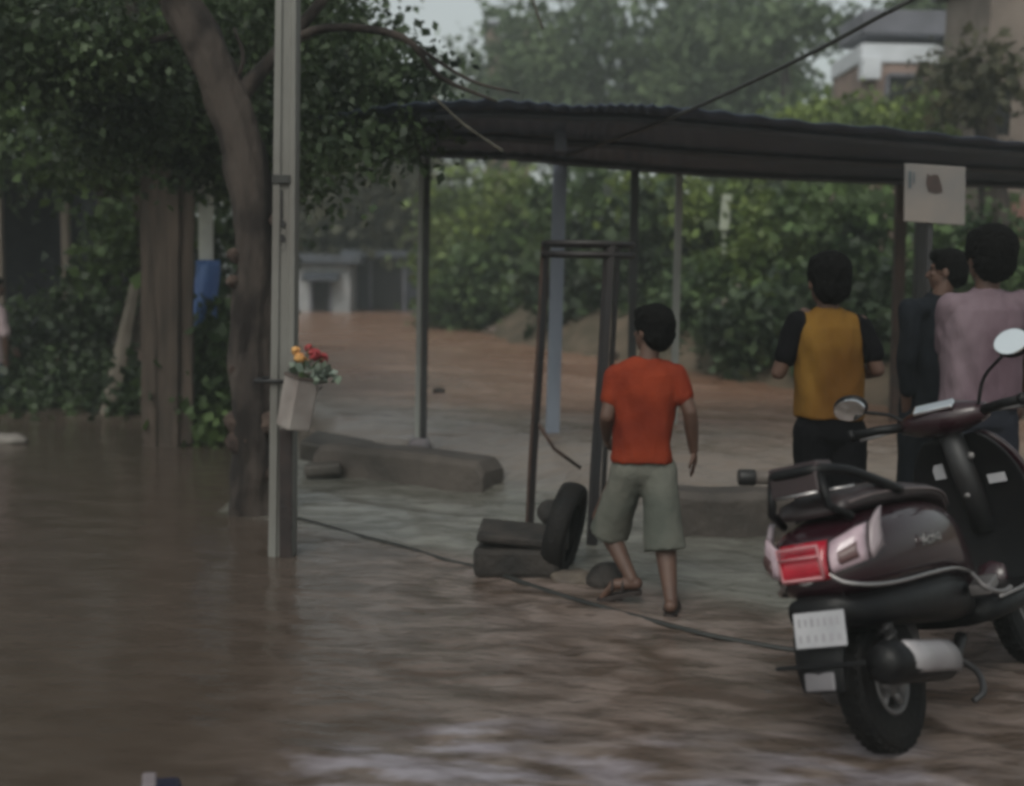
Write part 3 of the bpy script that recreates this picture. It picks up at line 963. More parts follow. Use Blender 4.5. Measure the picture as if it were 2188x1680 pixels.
# pipe on the right low wall
pa, pb2 = D(1590, 1020, 7.12), D(1760, 1026, 7.12)
pz = .265 + .05
pipe = thing("pipe", "short grey pipe with black end lying on the right low wall", "pipe", Vector((pa.x, pa.y, pz)))
b = MB(); b.tube([Vector((pa.x + .08, 7.2, pz)), Vector((pb2.x, 7.25, pz))], .045, 18); b.build("tube", mat("grey_pipe", (.2, .17, .15), .6, (.12, .1, .09), 5), pipe, world=True)
b = MB(); b.tube([Vector((pa.x - .02, 7.2, pz)), Vector((pa.x + .085, 7.2, pz))], .052, 18); b.build("end_cap", m_post_dark, pipe, world=True, bevel=.006)
# dark box poking in at the bottom edge
bx = thing("crate", "navy box with a pale rim cut off by the bottom edge", "box", G(330, 1760))
c = G(334, 1758); Rb = Euler((rad(6), rad(4), rad(18)))
b = MB(); b.box(c + Vector((0, .04, .03)), (.115, .12, .13), Rb)
b.build("box_body", mat("navy_plastic", (.012, .012, .03), .4), bx, smooth=False, world=True, bevel=.02)
b = MB(); b.box(c + Vector((-.036, .055, .098)), (.04, .08, .016), Rb)
b.build("pale_lid", mat("pale_lid", (.20, .17, .18), .6), bx, smooth=False, world=True, bevel=.007)

# ------------------------------------------------------------------ overhead lines
def wire(label, pts, r, m=None, name="cable", sag=0.0):
    P = spline(pts, 10)
    b = MB(); b.tube(P, r, 6)
    return tag(b.build(name, m or m_black_line, None), label, "cable")
tp = at_z(1210, 336, ZF)
wire("thick black overhead cable slanting from the canopy's blue post up to the right", [tp + Vector((0, -.12, .0)), D(1420, 258, 7.2), D(1700, 130, 6.4), D(1880, 35, 6.0), D(2000, -30, 5.8), D(2000, -30, 5.8) + Vector((1.6, -.6, .9)), D(2000, -30, 5.8) + Vector((4.5, -2, 2.9))], .012)
wire("thin grey stay wire slanting down from the drooping leaves to the canopy edge", [D(925, 205, 6.9), D(990, 265, 6.92), D(1075, 324, 6.95)], .009, m_twig)
wire("thin dark wire dangling from the top edge above the canopy", [Vector((-.9, 7.2, 4.7)), Vector((-.1, 7.05, 4.2)), D(1135, -30, 7), D(1142, 10, 7), D(1160, 62, 7.0)], .008, m_twig)

# ------------------------------------------------------------------ right bank: shrubs, trees
sh = [  # px, py centre, Y, rx, rz, n, material, label
    (1000, 690, 26.5, .9, .6, 900, m_leaf_dry, "dry olive bush at the far bend of the right bank"),
    (1060, 600, 25.0, 1.3, 1.0, 2000, m_leaf_mid, "broad dull green bush left of the tree guard on the right bank"),
    (1010, 470, 28.5, 1.3, 1.2, 1700, m_leaf_lime, "yellow-green bush beside the thin canopy post on the right bank"),
    (1110, 480, 25.5, 1.3, 1.2, 2000, m_leaf_lime, "yellowish tall bush left of the blue canopy post"),
    (1250, 470, 22.0, .9, 1.1, 1800, m_leaf_mid, "leafy bush seen through the tree guard above its hoops"),
    (1240, 640, 20.5, .8, .6, 1500, m_leaf_dark, "dark bush seen through the bars of the tree guard"),
    (1400, 560, 19.5, .9, 1.2, 2200, m_leaf_dark, "dark green bush behind the walking boy's head"),
    (1420, 440, 21.0, .8, .7, 1300, m_leaf_lime, "lime bush top between the dark and white canopy posts"),
    (1570, 520, 19.0, 1.0, 1.0, 2400, m_leaf_lime, "yellow-green bush right of the white canopy post"),
    (1560, 680, 17.0, .9, .65, 2200, m_leaf_mid, "arching green bush on the bank between the orange and yellow shirts"),
    (1690, 560, 16.8, .9, .9, 2300, m_leaf_lime, "bright yellow-green bush behind the man in yellow"),
    (1660, 740, 14.7, .8, .45, 1900, m_leaf_dark, "low dark bush on the bank edge left of the man in yellow"),
    (1830, 520, 15.5, .7, 1.0, 2200, m_leaf_mid, "tall green bush between the man in yellow and the notice board"),
    (1880, 700, 13.2, .6, .5, 1500, m_leaf_dark, "dark low bush between the man in yellow and the man in black"),
    (2080, 560, 14.2, .8, .7, 1700, m_leaf_mid, "green bush behind the man in the mauve shirt"),
]
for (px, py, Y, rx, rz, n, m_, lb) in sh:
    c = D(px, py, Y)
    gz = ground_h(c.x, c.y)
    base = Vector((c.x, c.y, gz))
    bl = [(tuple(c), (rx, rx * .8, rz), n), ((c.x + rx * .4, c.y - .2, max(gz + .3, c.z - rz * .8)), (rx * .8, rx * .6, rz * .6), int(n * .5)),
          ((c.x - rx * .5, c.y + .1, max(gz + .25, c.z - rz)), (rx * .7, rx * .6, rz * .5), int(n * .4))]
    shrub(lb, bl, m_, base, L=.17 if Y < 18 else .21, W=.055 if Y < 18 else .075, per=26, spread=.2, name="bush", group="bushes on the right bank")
# pale stick and pale slab among the bushes
p0, p1 = D(1490, 775, 15.6), D(1580, 610, 16.0)
b = MB(); b.tube(spline([p0, p0.lerp(p1, .5) + Vector((-.1, 0, .05)), p1], 5), .03, 6)
tag(b.build("branch", m_plank, None), "pale bare branch leaning in the arching bush on the bank", "branch")
b = MB(); c = D(1550, 455, 17.9); b.box(c, (.14, .05, .55), Euler((0, rad(3), rad(10))))
b.box(c - Vector((0, -.03, .9)), (.06, .04, 1.7))
tag(b.build("pale_marker", mat("pale_marker", (.42, .45, .36), .7), None, smooth=False, bevel=.01), "small pale upright marker board among the yellow-green bushes", "marker")
# earth lip stones along the bank
for i, (px, py, r) in enumerate(((1380, 790, .2), (1600, 805, .22), (1735, 838, .2), (1500, 785, .16), (1300, 770, .2), (1030, 700, .25), (1060, 715, .2))):
    rr_ = random.uniform(.8, 1.2)
    lab = ["stone on the bank behind the orange shirt's left shoulder", "stone at the bank edge left of the yellow shirt", "stone on the bank just at the yellow shirt's left elbow",
           "stone on the bank just right of the white canopy post", "stone on the bank seen through the tree guard", "grey stone at the foot of the dry olive bush", "brown stone beside the far bend bushes"][i]
    g_ = G(px, py, .27)
    b = MB(); b.ell(Vector((g_.x, g_.y, .34)), (r, r * .8, r * .5), Euler((0, 0, i)).to_matrix(), 14, 8)
    tag(b.skin("bank_stone", mat("brown_bank_stone", (.15, .115, .095), .85, (.07, .055, .045), 5, bump=.5), None, .03, 1, lambda p: .05 * noise.noise(p * 5)), lab, "stone")

# background trees
bgt = [ (2085, 160, 15.5, .4, .5, 170, m_leaf_dry, "sparse brownish tree standing close in front of the brick house"),
 # px, py centre, Y, rx, rz, n, mat, label, trunk px
    (1330, 90, 40, 4.0, 3.6, 5200, m_leaf_far, "tall hazy green tree rising behind the middle of the canopy"),
    (1540, 110, 38, 2.5, 3.2, 3900, m_leaf_far, "hazy green tree to the right of the tallest one behind the canopy"),
    (1090, 200, 42, 3.0, 2.6, 3000, m_leaf_far, "pale hazy tree just above the canopy's left half"),
    (800, 430, 36, 2.6, 2.0, 3600, m_leaf_dry, "brownish hazy tree between the pole and the thin canopy post"),
    (700, 330, 40, 3.0, 2.4, 3000, m_leaf_dry, "dim hazy tree behind the far shop next to the pole"),
    (900, 520, 40, 2.2, 1.6, 2200, m_leaf_dark, "dark hazy tree low down at the river's far bend"),
    (1810, 300, 20, 1.1, .42, 2300, m_leaf_lime, "light green bushy tree above the canopy in front of the pale house"),
    (1975, 300, 19, 1.0, .38, 1700, m_leaf_lime, "light green low tree above the canopy left of the brick house"),
    (1700, 330, 30, 2.0, 1.4, 2000, m_leaf_far, "hazy tree above the canopy's right half"),
    (2055, 200, 21.5, .45, .8, 900, m_leaf_dry, "brownish tree between the pale house and the brick house"),
    (1670, 30, 34, 1.6, 1.1, 700, m_leaf_far, "thin-leaved tree with sky showing through near the top right"),
    (2020, 0, 32, 1.4, .5, 700, m_leaf_far, "dark treetop above the pale house roof"),
]
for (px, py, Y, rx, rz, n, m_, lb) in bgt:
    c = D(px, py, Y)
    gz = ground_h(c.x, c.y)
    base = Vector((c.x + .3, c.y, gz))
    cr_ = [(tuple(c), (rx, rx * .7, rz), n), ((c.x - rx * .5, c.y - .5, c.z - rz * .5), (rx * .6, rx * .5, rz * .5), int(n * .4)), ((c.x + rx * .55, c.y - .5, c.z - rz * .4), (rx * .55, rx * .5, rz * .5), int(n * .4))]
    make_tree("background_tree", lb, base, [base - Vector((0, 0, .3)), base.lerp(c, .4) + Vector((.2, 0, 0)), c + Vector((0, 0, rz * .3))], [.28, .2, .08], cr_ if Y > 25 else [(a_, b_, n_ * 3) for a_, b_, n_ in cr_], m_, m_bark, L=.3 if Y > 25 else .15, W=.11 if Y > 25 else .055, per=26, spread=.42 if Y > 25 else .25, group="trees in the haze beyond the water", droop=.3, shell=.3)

# ------------------------------------------------------------------ buildings
def building(name, label, x0, x1, y0, y1, z0, z1, wall, roofm, cat="house", overhang=.25, roof_t=.14):
    t = thing(name, label, cat, Vector(((x0 + x1) / 2, (y0 + y1) / 2, z0)))
    b = MB(); b.box(((x0 + x1) / 2, (y0 + y1) / 2, (z0 + z1) / 2), (x1 - x0, y1 - y0, z1 - z0))
    b.build("wall", wall, t, smooth=False, world=True, bevel=.02)
    b = MB(); b.box(((x0 + x1) / 2, (y0 + y1) / 2, z1 + roof_t / 2 + .003), (x1 - x0 + 2 * overhang, y1 - y0 + 2 * overhang, roof_t))
    b.build("roof", roofm, t, smooth=False, world=True, bevel=.02)
    return t
def opening(t, cx, y, cz, wd, ht, m, fm, name="window"):
    b = MB()
    e = .07
    for dx, dz, sx, sz in ((-wd / 2, 0, e, ht), (wd / 2, 0, e, ht), (0, ht / 2, wd - e, e), (0, -ht / 2, wd - e, e)):
        b.box((cx + dx, y - .03, cz + dz), (sx, .1, sz))
    f_ = b.build(name, fm, t, smooth=False, world=True)
    b = MB(); b.box((cx, y - .006, cz), (wd - e, .02, ht - e)); b.build("pane", m, f_, smooth=False, world=True)
    return f_
m_plaster = mat("grey_plaster", (.36, .37, .38), .85, (.24, .25, .26), 2)
m_white = mat("whitewash", (.62, .64, .68), .8, (.5, .52, .55), 2)
m_pink = mat("pinkish_plaster", (.30, .21, .18), .9, (.19, .14, .12), 1.6, bump=.4)
m_brick = mat("faded_brick", (.27, .14, .11), .9, (.18, .10, .085), 4, (1, 1, 3), bump=.5)
m_brown_wall = mat("grey_brown_plaster", (.22, .18, .155), .9, (.13, .105, .09), 1.8, bump=.4)
m_slate = mat("lavender_grey_roof", (.16, .16, .19), .7, (.11, .11, .13), 2)
# far shop at the river bend
sY = 33.0
xa, xb = D(615, 620, sY).x, D(748, 620, sY).x
sz1 = D(690, 563, sY).z
shop = building("far_shop", "small pale shop with a dark doorway at the far bend of the water", xa, xb, sY, sY + 4, .1, sz1, m_plaster, m_tin_dark, "shop", .35, .25)
opening(shop, D(686, 620, sY).x, sY, (.2 + D(686, 598, sY).z) / 2, .55, D(686, 598, sY).z - .25, m_void, m_slate, "door")
b = MB(); b.box((D(690, 600, sY).x, sY - .35, D(690, 592, sY).z), (1.0, .7, .1), Euler((rad(12), 0, 0))); b.build("awning", m_tin_dark, shop, smooth=False, world=True, bevel=.01)
xa2, xb2 = D(752, 600, 34.5).x, D(905, 600, 34.5).x
shed = building("far_shed", "long dark shed right of the far shop, half lost in the haze", xa2, xb2, 34.5, 37, .1, D(800, 550, 34.5).z, m_dark_wall, m_tin_dark, "shed", .3, .2)
opening(shed, (xa2 + xb2) / 2, 34.5, 1.0, 1.0, 1.6, m_void, m_slate, "door")
# pale house, upper right
hY = 24
hx0, hx1 = D(1840, 100, hY).x, D(2010, 100, hY).x
zt = D(1900, 88, hY).z
gz = ground_h((hx0 + hx1) / 2, hY)
ph = building("pale_house", "pale house with a white parapet and lavender roof behind the light green trees", hx0 + .05, hx1 + 1.5, hY, hY + 2.2, gz - .3, D(1900, 135, hY).z, m_pink, m_white, "house", .05, D(1900, 92, hY).z - D(1900, 132, hY).z)
b = MB(); zlo, zhi = D(1855, 175, hY).z, D(1855, 128, hY).z
b.box((D(1853, 140, hY).x, hY - .2, (zlo + zhi) / 2), (.38, .3, zhi - zlo)); b.build("white_column", m_white, ph, smooth=False, world=True, bevel=.02)
b = MB(); b.box(((hx0 + hx1) / 2 + .6, hY + 1.2, D(1900, 62, hY + 1).z), (2.6, 1.8, D(1900, 35, hY).z - D(1900, 88, hY).z)); b.build("upper_storey", m_slate, ph, smooth=False, world=True, bevel=.03)
opening(ph, D(1930, 190, hY).x, hY, D(1930, 215, hY).z, .7, 1.0, m_void, m_slate)
# pink house far, upper middle
pY = 48
xa3, xb3 = D(1040, 90, pY).x, D(1135, 90, pY).x
pk = building("pink_house", "faded pink house showing between hazy trees above the canopy", xa3, xb3, pY, pY + 4, .5, D(1090, 58, pY).z, m_pink, m_slate, "house", .2, .2)
opening(pk, (xa3 + xb3) / 2, pY, D(1090, 100, pY).z, .7, .9, m_void, m_plaster)
# brick house at the right edge
bY = 17
xa4 = D(2100, 300, bY).x
bh = building("brick_house", "pinkish brick house with dark barred opening at the right edge", xa4, xa4 + 5, bY, bY + 1.8, ground_h(xa4 + 1, bY) - .4, D(2130, -60, bY).z, m_brown_wall, m_slate, "house", .2, .2)
opening(bh, D(2112, 240, bY).x + .12, bY, D(2110, 240, bY).z, .42, .75, m_void, m_brown_wall)
b = MB(); b.box((D(2172, 440, bY - .8).x + .9, bY - .4, D(2172, 470, bY).z - .2), (2.0, .8, D(2172, 385, bY).z - D(2172, 520, bY).z)); b.build("red_porch_wall", m_brick, bh, smooth=False, world=True, bevel=.02)
b = MB()
for k in range(5):
    b.box((D(2112, 240, bY).x - .04 + k * .08, bY - .06, D(2110, 240, bY).z), (.015, .015, .7))
b.build("window_bars", m_post_dark, bh, smooth=False, world=True)

# ------------------------------------------------------------------ people
m_skin = mat("brown_skin", (.095, .05, .034), .6, (.07, .036, .026), 12)
m_lip = mat("dark_features", (.03, .017, .013), .6)
m_hair = mat("black_hair", (.003, .003, .003), .85, (.005, .0045, .0045), 40, bump=.5, spec=.08)
m_sandal = mat("dark_sandal", (.025, .016, .014), .7)

def V(*a): return Vector(a)
def hand(b, wr, d, pn, side, s=1.0, curl=.5):
    d = Vector(d).normalized(); pn = Vector(pn); pn = (pn - d * pn.dot(d)).normalized()
    sv = d.cross(pn).normalized() * side      # towards the thumb
    R = Matrix((sv, pn, d)).transposed()
    b.ell(wr + d * .045 * s, (.037 * s, .016 * s, .052 * s), R, 14, 10)
    for k, (off, L) in enumerate(((.027, .068), (.009, .076), (-.009, .070), (-.027, .055))):
        p = wr + d * .082 * s + sv * off * s
        c1 = curl * (.6 + .12 * k)
        d1 = (d * math.cos(c1) + pn * math.sin(c1)).normalized()
        p1 = p + d1 * L * .5 * s
        d2 = (d * math.cos(c1 * 2.2) + pn * math.sin(c1 * 2.2)).normalized()
        p2 = p1 + d2 * L * .5 * s
        b.cap(p, p1, .0085 * s, .0078 * s, 8); b.cap(p1, p2, .0078 * s, .0065 * s, 8)
    p = wr + d * .022 * s + sv * .028 * s
    t1 = (d * .7 + sv * .7 + pn * .25).normalized()
    p1 = p + t1 * .04 * s
    t2 = (d * .95 + sv * .15 + pn * .35).normalized()
    b.cap(p, p1, .0115 * s, .0095 * s, 8); b.cap(p1, p1 + t2 * .03 * s, .0095 * s, .0075 * s, 8)

def head(b, hb, c, R, s, hair_m, hs=1.0):
    # c: centre of skull, R: orientation (local +Y is where the face looks)
    def L(x, y, z): return c + R @ Vector((x, y, z)) * s
    b.ell(L(0, -.012, .022), (.075 * s, .095 * s, .095 * s), R)
    b.ell(L(0, .018, -.035), (.060 * s, .074 * s, .072 * s), R)
    b.ell(L(0, .052, -.078), (.034 * s, .032 * s, .026 * s), R)
    b.cap(L(0, .078, .012), L(0, .100, -.026), .009 * s, .014 * s, 8)
    b.ell(L(0, .072, .028), (.050 * s, .016 * s, .012 * s), R)
    b.ell(L(0, .083, -.052), (.022 * s, .010 * s, .010 * s), R)
    for q in (-1, 1):
        b.ell(L(q * .079, -.008, -.008), (.010 * s, .018 * s, .030 * s), R, 10, 8)
        b.ell(L(q * .034, .066, -.016), (.022 * s, .016 * s, .016 * s), R, 10, 8)
    hb.ell(L(0, -.022, .040), (.088 * s * hs, .102 * s * hs, .094 * s * hs), R, 28, 18)
    hb.ell(L(0, -.052, -.012), (.080 * s * hs, .066 * s * hs, .082 * s * hs), R, 24, 14)
    hb.ell(L(0, .035, .088), (.070 * s * hs, .062 * s, .038 * s * hs), R, 20, 10)
    eyes = [L(q * .033, .082, .006) for q in (-1, 1)]
    mouth = [L(x * .012, .091, -.052) for x in (-1.2, 0, 1.2)]
    return eyes, mouth

def person(label, loc, rotz, J, shirt, sleeve_m, bottoms, shirt_len, short=False, sleeve=.6, s=1.0, head_yaw=0.0, head_pitch=0.0,
           feet="sandal", group=None, collar=False, hair_s=1.0, head_k=1.0, hipw=.15, chest=.17, belly=.15, depth=.115, bottom_loose=.015, curlL=.5, curlR=.5, handL=None, handR=None):
    t = thing("person", label, "person", loc, (0, 0, rotz), group)
    b = MB(); hb = MB()
    nk, hd = J['neck'], J['head']
    R = Euler((head_pitch, 0, head_yaw)).to_matrix()
    eyes, mouth = head(b, hb, hd, R, s * head_k, m_hair, hair_s)
    b.cap(nk - V(0, 0, .03), hd - V(0, .015 * s, .05 * s), .056 * s, .05 * s)
    pel = J['pelvis']
    # trunk
    ch = J['chest']
    b.loft([ring(pel + V(0, 0, -.09 * s), .06 * s, .07 * s), ring(pel + V(0, 0, -.03 * s), hipw * .88, depth * .9), ring(pel + V(0, 0, .08 * s), hipw * .82, depth * .85), ring(pel.lerp(ch, .55), belly * .85, depth * .82),
            ring(ch, chest * .9, depth * .95), ring(ch.lerp(nk, .6), chest * .8, depth * .8), ring(nk - V(0, 0, .015), .07 * s, .06 * s), ring(nk, .05 * s, .05 * s)])
    for q, S in (('L', 1), ('R', -1)):
        sh_, el, wr = J['sh' + q], J['el' + q], J['wr' + q]
        b.cap(ch.lerp(nk, .6).lerp(sh_, .3), sh_, .06 * s, .052 * s)
        b.cap(sh_, el, .047 * s, .038 * s); b.cap(el, el.lerp(wr, .35), .038 * s, .039 * s); b.cap(el.lerp(wr, .35), wr, .039 * s, .025 * s)
        dr = (wr - el).normalized()
        hv = (handL if q == 'L' else handR)
        pn = Vector(hv) if hv else V(-S * -1.0 * -1, .25, 0)
        hand(b, wr, dr, pn, (1 if q == 'L' else -1), s, curlL if q == 'L' else curlR)
        hp, kn, an = J['hip' + q], J['kn' + q], J['an' + q]
        b.cap(hp, kn, .082 * s, .054 * s); b.cap(kn, kn.lerp(an, .32), .052 * s, .056 * s); b.cap(kn.lerp(an, .32), an, .056 * s, .033 * s)
        toe = J['toe' + q]
        dt = (toe - an); dt.z = 0; dt.normalize()
        b.cap(an + V(0, 0, -.02 * s) - dt * .025 * s, an + V(0, 0, -.035 * s) + dt * .09 * s, .034 * s, .03 * s)
        b.cap(an + V(0, 0, -.035 * s) + dt * .09 * s, toe, .032 * s, .022 * s, flat=.7)
    def face_paint(c):
        for e in eyes:
            if (c - e).length < .0135 * s: return 1
        for e in mouth:
            if (c - e).length < .010 * s: return 1
        return 0
    b.skin("body", [m_skin, m_lip], t, voxel=.0058, smooth=3, paint=face_paint)
    hb.skin("hair", m_hair, t, voxel=.009, smooth=1, disp=lambda c: .005 * s * noise.noise(c * 30) + .007 * s * noise.noise(Vector((c.x * 95, c.y * 95, c.z * 60))))
    # shirt
    b = MB()
    off = .014
    hem = pel + V(0, 0, shirt_len)
    b.loft([ring(hem, hipw + .022, depth + .022, 28, 2.3), ring(hem.lerp(ch, .25), hipw + .014, depth + .016, 28, 2.3), ring(hem.lerp(ch, .6), belly + off + .008, depth + .012, 28, 2.3), ring(ch, chest + off, depth + .012, 28, 2.4),
            ring(ch.lerp(nk, .55), chest * .95 + off, depth * .9 + .01, 28, 2.3), ring(ch.lerp(nk, .85), .105 * s, .08 * s, 28), ring(nk + V(0, -.004, .012 if not collar else .03), .066 * s, .064 * s, 28)])
    sls = {'L': MB(), 'R': MB()}
    for q in 'LR':
        sh_, el, wr = J['sh' + q], J['el' + q], J['wr' + q]
        tgt = sls[q] if sleeve_m is not None else b
        ins = ch.lerp(nk, .62).lerp(sh_, .35)
        if sleeve_m is None: b.cap(ins, sh_, .075 * s, .066 * s)
        else: b.cap(ins, ins.lerp(sh_, .85), .076 * s, .063 * s)
        if sleeve <= 1:
            tgt.cap(sh_, sh_.lerp(el, sleeve), .066 * s, .062 * s)
        else:
            tgt.cap(sh_, el, .066 * s, .056 * s); tgt.cap(el, el.lerp(wr, sleeve - 1), .054 * s, .044 * s)
    def folds(c):
        return +.019 * noise.noise(Vector((c.x * 9 + 2 * c.z, c.y * 9, c.z * 4.0 + 3 * c.x))) + .006 * noise.noise(Vector((c.x * 26, c.y * 26, c.z * 13)))
    b.skin("shirt", shirt, t, voxel=.010, smooth=4, disp=folds)
    if sleeve_m is not None:
        for q in 'LR': sls[q].skin("sleeve", sleeve_m, t, voxel=.010, smooth=3, disp=folds)
    # shorts or trousers
    b = MB()
    b.loft([ring(pel + V(0, 0, -.12 * s), .05, .06), ring(pel + V(0, 0, -.06 * s), hipw, depth), ring(pel + V(0, 0, .06 * s), hipw + .004, depth + .004), ring(pel + V(0, 0, .12 * s), hipw - .004, depth)])
    for q in 'LR':
        hp, kn, an = J['hip' + q], J['kn' + q], J['an' + q]
        if short:
            e = kn + (an - kn) * .26
            b.cap(hp, hp.lerp(e, .5), .10 * s, .098 * s); b.tube([hp.lerp(e, .35), hp.lerp(e, .7), e], [.098 * s, .100 * s, .104 * s + .008], 18)
        else:
            b.cap(hp, kn, .098 * s, .074 * s + bottom_loose); b.tube([kn, kn.lerp(an, .5), kn.lerp(an, .96)], [.072 * s + bottom_loose, .066 * s + bottom_loose, .06 * s + bottom_loose], 16)
            b.cap(kn, kn.lerp(an, .2), .072 * s + bottom_loose, .07 * s + bottom_loose)
    b.skin("shorts" if short else "trousers", bottoms, t, voxel=.010, smooth=3, disp=lambda c: .008 * noise.noise(Vector((c.x * 9, c.y * 9, c.z * 6))) + .003 * noise.noise(c * 26))
    for q in 'LR':
        an, toe = J['an' + q], J['toe' + q]
        dt = (toe - an); dz = dt.z; dt.z = 0; L = dt.length; dt.normalize()
        sd = V(dt.y, -dt.x, 0)
        b = MB(); rings_ = []
        for u, w_ in ((-.05, .022), (-.02, .036), (.06, .036), (L * .75, .044), (L + .012, .038), (L + .03, .018)):
            zz = an.z - .068 * s + (dz + .042 * s) * max(0, u) / L * .8
            c = V(an.x, an.y, 0) + dt * u
            rings_.append([c + sd * w_ * s + V(0, 0, zz - .012), c + sd * w_ * s + V(0, 0, zz + .012), c - sd * w_ * s + V(0, 0, zz + .012), c - sd * w_ * s + V(0, 0, zz - .012)])
        b.loft(rings_)
        if feet == "sandal":
            for u in (.045, .10):
                c = V(an.x, an.y, an.z) + dt * u * s
                pts = [c + sd * (.04 * s * math.cos(a)) + V(0, 0, -.062 * s + .062 * s * math.sin(a) * (1 - u * 1.5)) for a in np.linspace(0, math.pi, 9)]
                b.tube(pts, .007, 6)
        b.build("sandal", m_sandal, t, smooth=False, bevel=.004)
    return t

# boy in orange, walking away to the left
oy = 5.5
SCL = F / oy
org = D(1378, 1285, oy)
def oj(px, py, dy=0):
    p = D(px, py, oy + dy)
    return Vector((p.x - org.x, p.y - org.y, p.z))
J = dict(head=oj(1393, 708, .02), neck=oj(1383, 768), chest=oj(1378, 840), pelvis=oj(1372, 985),
         shL=oj(1318, 803, .01), elL=oj(1297, 890, -.03), wrL=oj(1296, 935, .16),
         shR=oj(1444, 803, .0), elR=oj(1474, 880, -.05), wrR=oj(1482, 962, .02),
         hipL=oj(1345, 1000), knL=oj(1286, 1104, .20), anL=oj(1350, 1238, -.03), toeL=oj(1288, 1276, .0),
         hipR=oj(1406, 1005), knR=oj(1418, 1138, -.04), anR=oj(1434, 1285, -.24), toeR=oj(1440, 1300, -.08))
m_orange = mat("orange_cotton", (.24, .038, .015), .85, (.09, .012, .008), 3.2, bump=.25, bscale=60, contrast=(.3, .7), spec=.08)
m_shorts = mat("grey_green_cotton", (.155, .152, .13), .85, (.08, .086, .074), 3, bump=.2, bscale=60, spec=.08)
person("boy in an orange tee shirt and grey-green shorts walking away through the water", V(org.x, org.y, 0), 0, J, m_orange, None, m_shorts, .0, short=True, sleeve=.55, s=.92, head_k=1.06, hair_s=1.06,
       head_yaw=rad(38), hipw=.128, chest=.142, belly=.128, depth=.088, curlR=.35, curlL=.7, handL=(.6, .4, 0), handR=(-.9, .3, 0))

# man in yellow with black sleeves, back to us
yy = 5.6
yo = D(1775, 1300, yy)
def yj(px, py, dy=0):
    p = D(px, py, yy + dy)
    return Vector((p.x - yo.x, p.y - yo.y, p.z))
J = dict(head=yj(1768, 603, .01), neck=yj(1770, 662), chest=yj(1770, 742), pelvis=yj(1772, 908),
         shL=yj(1708, 694), elL=yj(1664, 795, .04), wrL=yj(1712, 690, .22),
         shR=yj(1834, 694), elR=yj(1874, 790, .0), wrR=yj(1815, 800, .24),
         hipL=yj(1736, 920), knL=yj(1738, 1100, .03), anL=yj(1736, 1285, -.02), toeL=yj(1730, 1290, .16),
         hipR=yj(1808, 920), knR=yj(1810, 1100, .02), anR=yj(1812, 1285, -.02), toeR=yj(1824, 1290, .16))
m_yellow = mat("mustard_cotton", (.185, .10, .02), .85, (.10, .045, .010), 2.6, (1, 1, .5), bump=.2, bscale=60, spec=.08)
m_black = mat("black_cotton", (.0055, .005, .0065), .85, (.0035, .0035, .0045), 5, bump=.2, bscale=50, spec=.08)
person("man in a mustard yellow shirt with black sleeves, back turned, behind the scooter's tail", V(yo.x, yo.y, 0), 0, J, m_yellow, m_black, m_black, .035, sleeve=.62, s=1.0, head_k=1.1, hair_s=1.07,
       head_yaw=rad(8), hipw=.15, chest=.15, belly=.142, depth=.108, curlL=.9, curlR=.8, handL=(.4, .6, .3), handR=(0, .4, -.8))

# man in black, face turned left
ky = 6.5
ko = D(1980, 1200, ky)
def kj(px, py, dy=0):
    p = D(px, py, ky + dy)
    return Vector((p.x - ko.x, p.y - ko.y, p.z))
J = dict(head=kj(2022, 580, 0), neck=kj(2008, 634), chest=kj(1996, 715), pelvis=kj(1985, 890),
         shL=kj(1948, 660, -.08), elL=kj(1938, 770, -.14), wrL=kj(1936, 875, -.06),
         shR=kj(2052, 664, .1), elR=kj(2060, 770, .12), wrR=kj(2050, 870, .14),
         hipL=kj(1955, 900, -.04), knL=kj(1950, 1050, -.02), anL=kj(1948, 1178, 0), toeL=kj(1905, 1190, .08),
         hipR=kj(2010, 900, .05), knR=kj(2010, 1050, .08), anR=kj(2010, 1175, .06), toeR=kj(1970, 1185, .16))
m_navy = mat("navy_black_cotton", (.008, .010, .014), .85, (.004, .005, .007), 4, bump=.2, bscale=50, spec=.15)
person("man in a dark shirt and trousers with his face turned left, beside the mauve shirt", V(ko.x, ko.y, 0), 0, J, m_navy, None, m_navy, -.02, sleeve=1.6, s=1.0,
       head_yaw=rad(62), hipw=.14, chest=.155, belly=.145, depth=.11, handL=(.7, .5, 0), handR=(-.7, .5, 0))

# man in mauve, back to us
my = 5.75
mo = D(2105, 1200, my)
def mj(px, py, dy=0):
    p = D(px, py, my + dy)
    return Vector((p.x - mo.x, p.y - mo.y, p.z))
J = dict(head=mj(2112, 552, .02), neck=mj(2108, 622), chest=mj(2100, 705), pelvis=mj(2092, 880),
         shL=mj(2034, 655), elL=mj(2022, 765, .12), wrL=mj(2040, 838, .30),
         shR=mj(2176, 650), elR=mj(2198, 765, .05), wrR=mj(2185, 860, .22),
         hipL=mj(2058, 895), knL=mj(2055, 1085, .03), anL=mj(2052, 1265, 0), toeL=mj(2040, 1270, .2),
         hipR=mj(2128, 895), knR=mj(2130, 1085, .03), anR=mj(2132, 1265, 0), toeR=mj(2140, 1270, .2))
m_mauve = mat("mauve_cotton", (.18, .135, .155), .85, (.105, .07, .086), 3, (1, 1, .4), bump=.2, bscale=60, spec=.08)
m_jean = mat("dark_denim", (.02, .022, .03), .85, (.012, .013, .02), 5, spec=.15)
person("man in a mauve shirt with thick black hair, back turned, behind the scooter's handlebar", V(mo.x, mo.y, 0), 0, J, m_mauve, None, m_jean, .03, sleeve=.75, s=1.1,
       head_yaw=rad(10), hipw=.18, chest=.185, belly=.175, depth=.125, handL=(.6, .5, 0), handR=(-.6, .5, 0), hair_s=1.13, head_k=1.08)

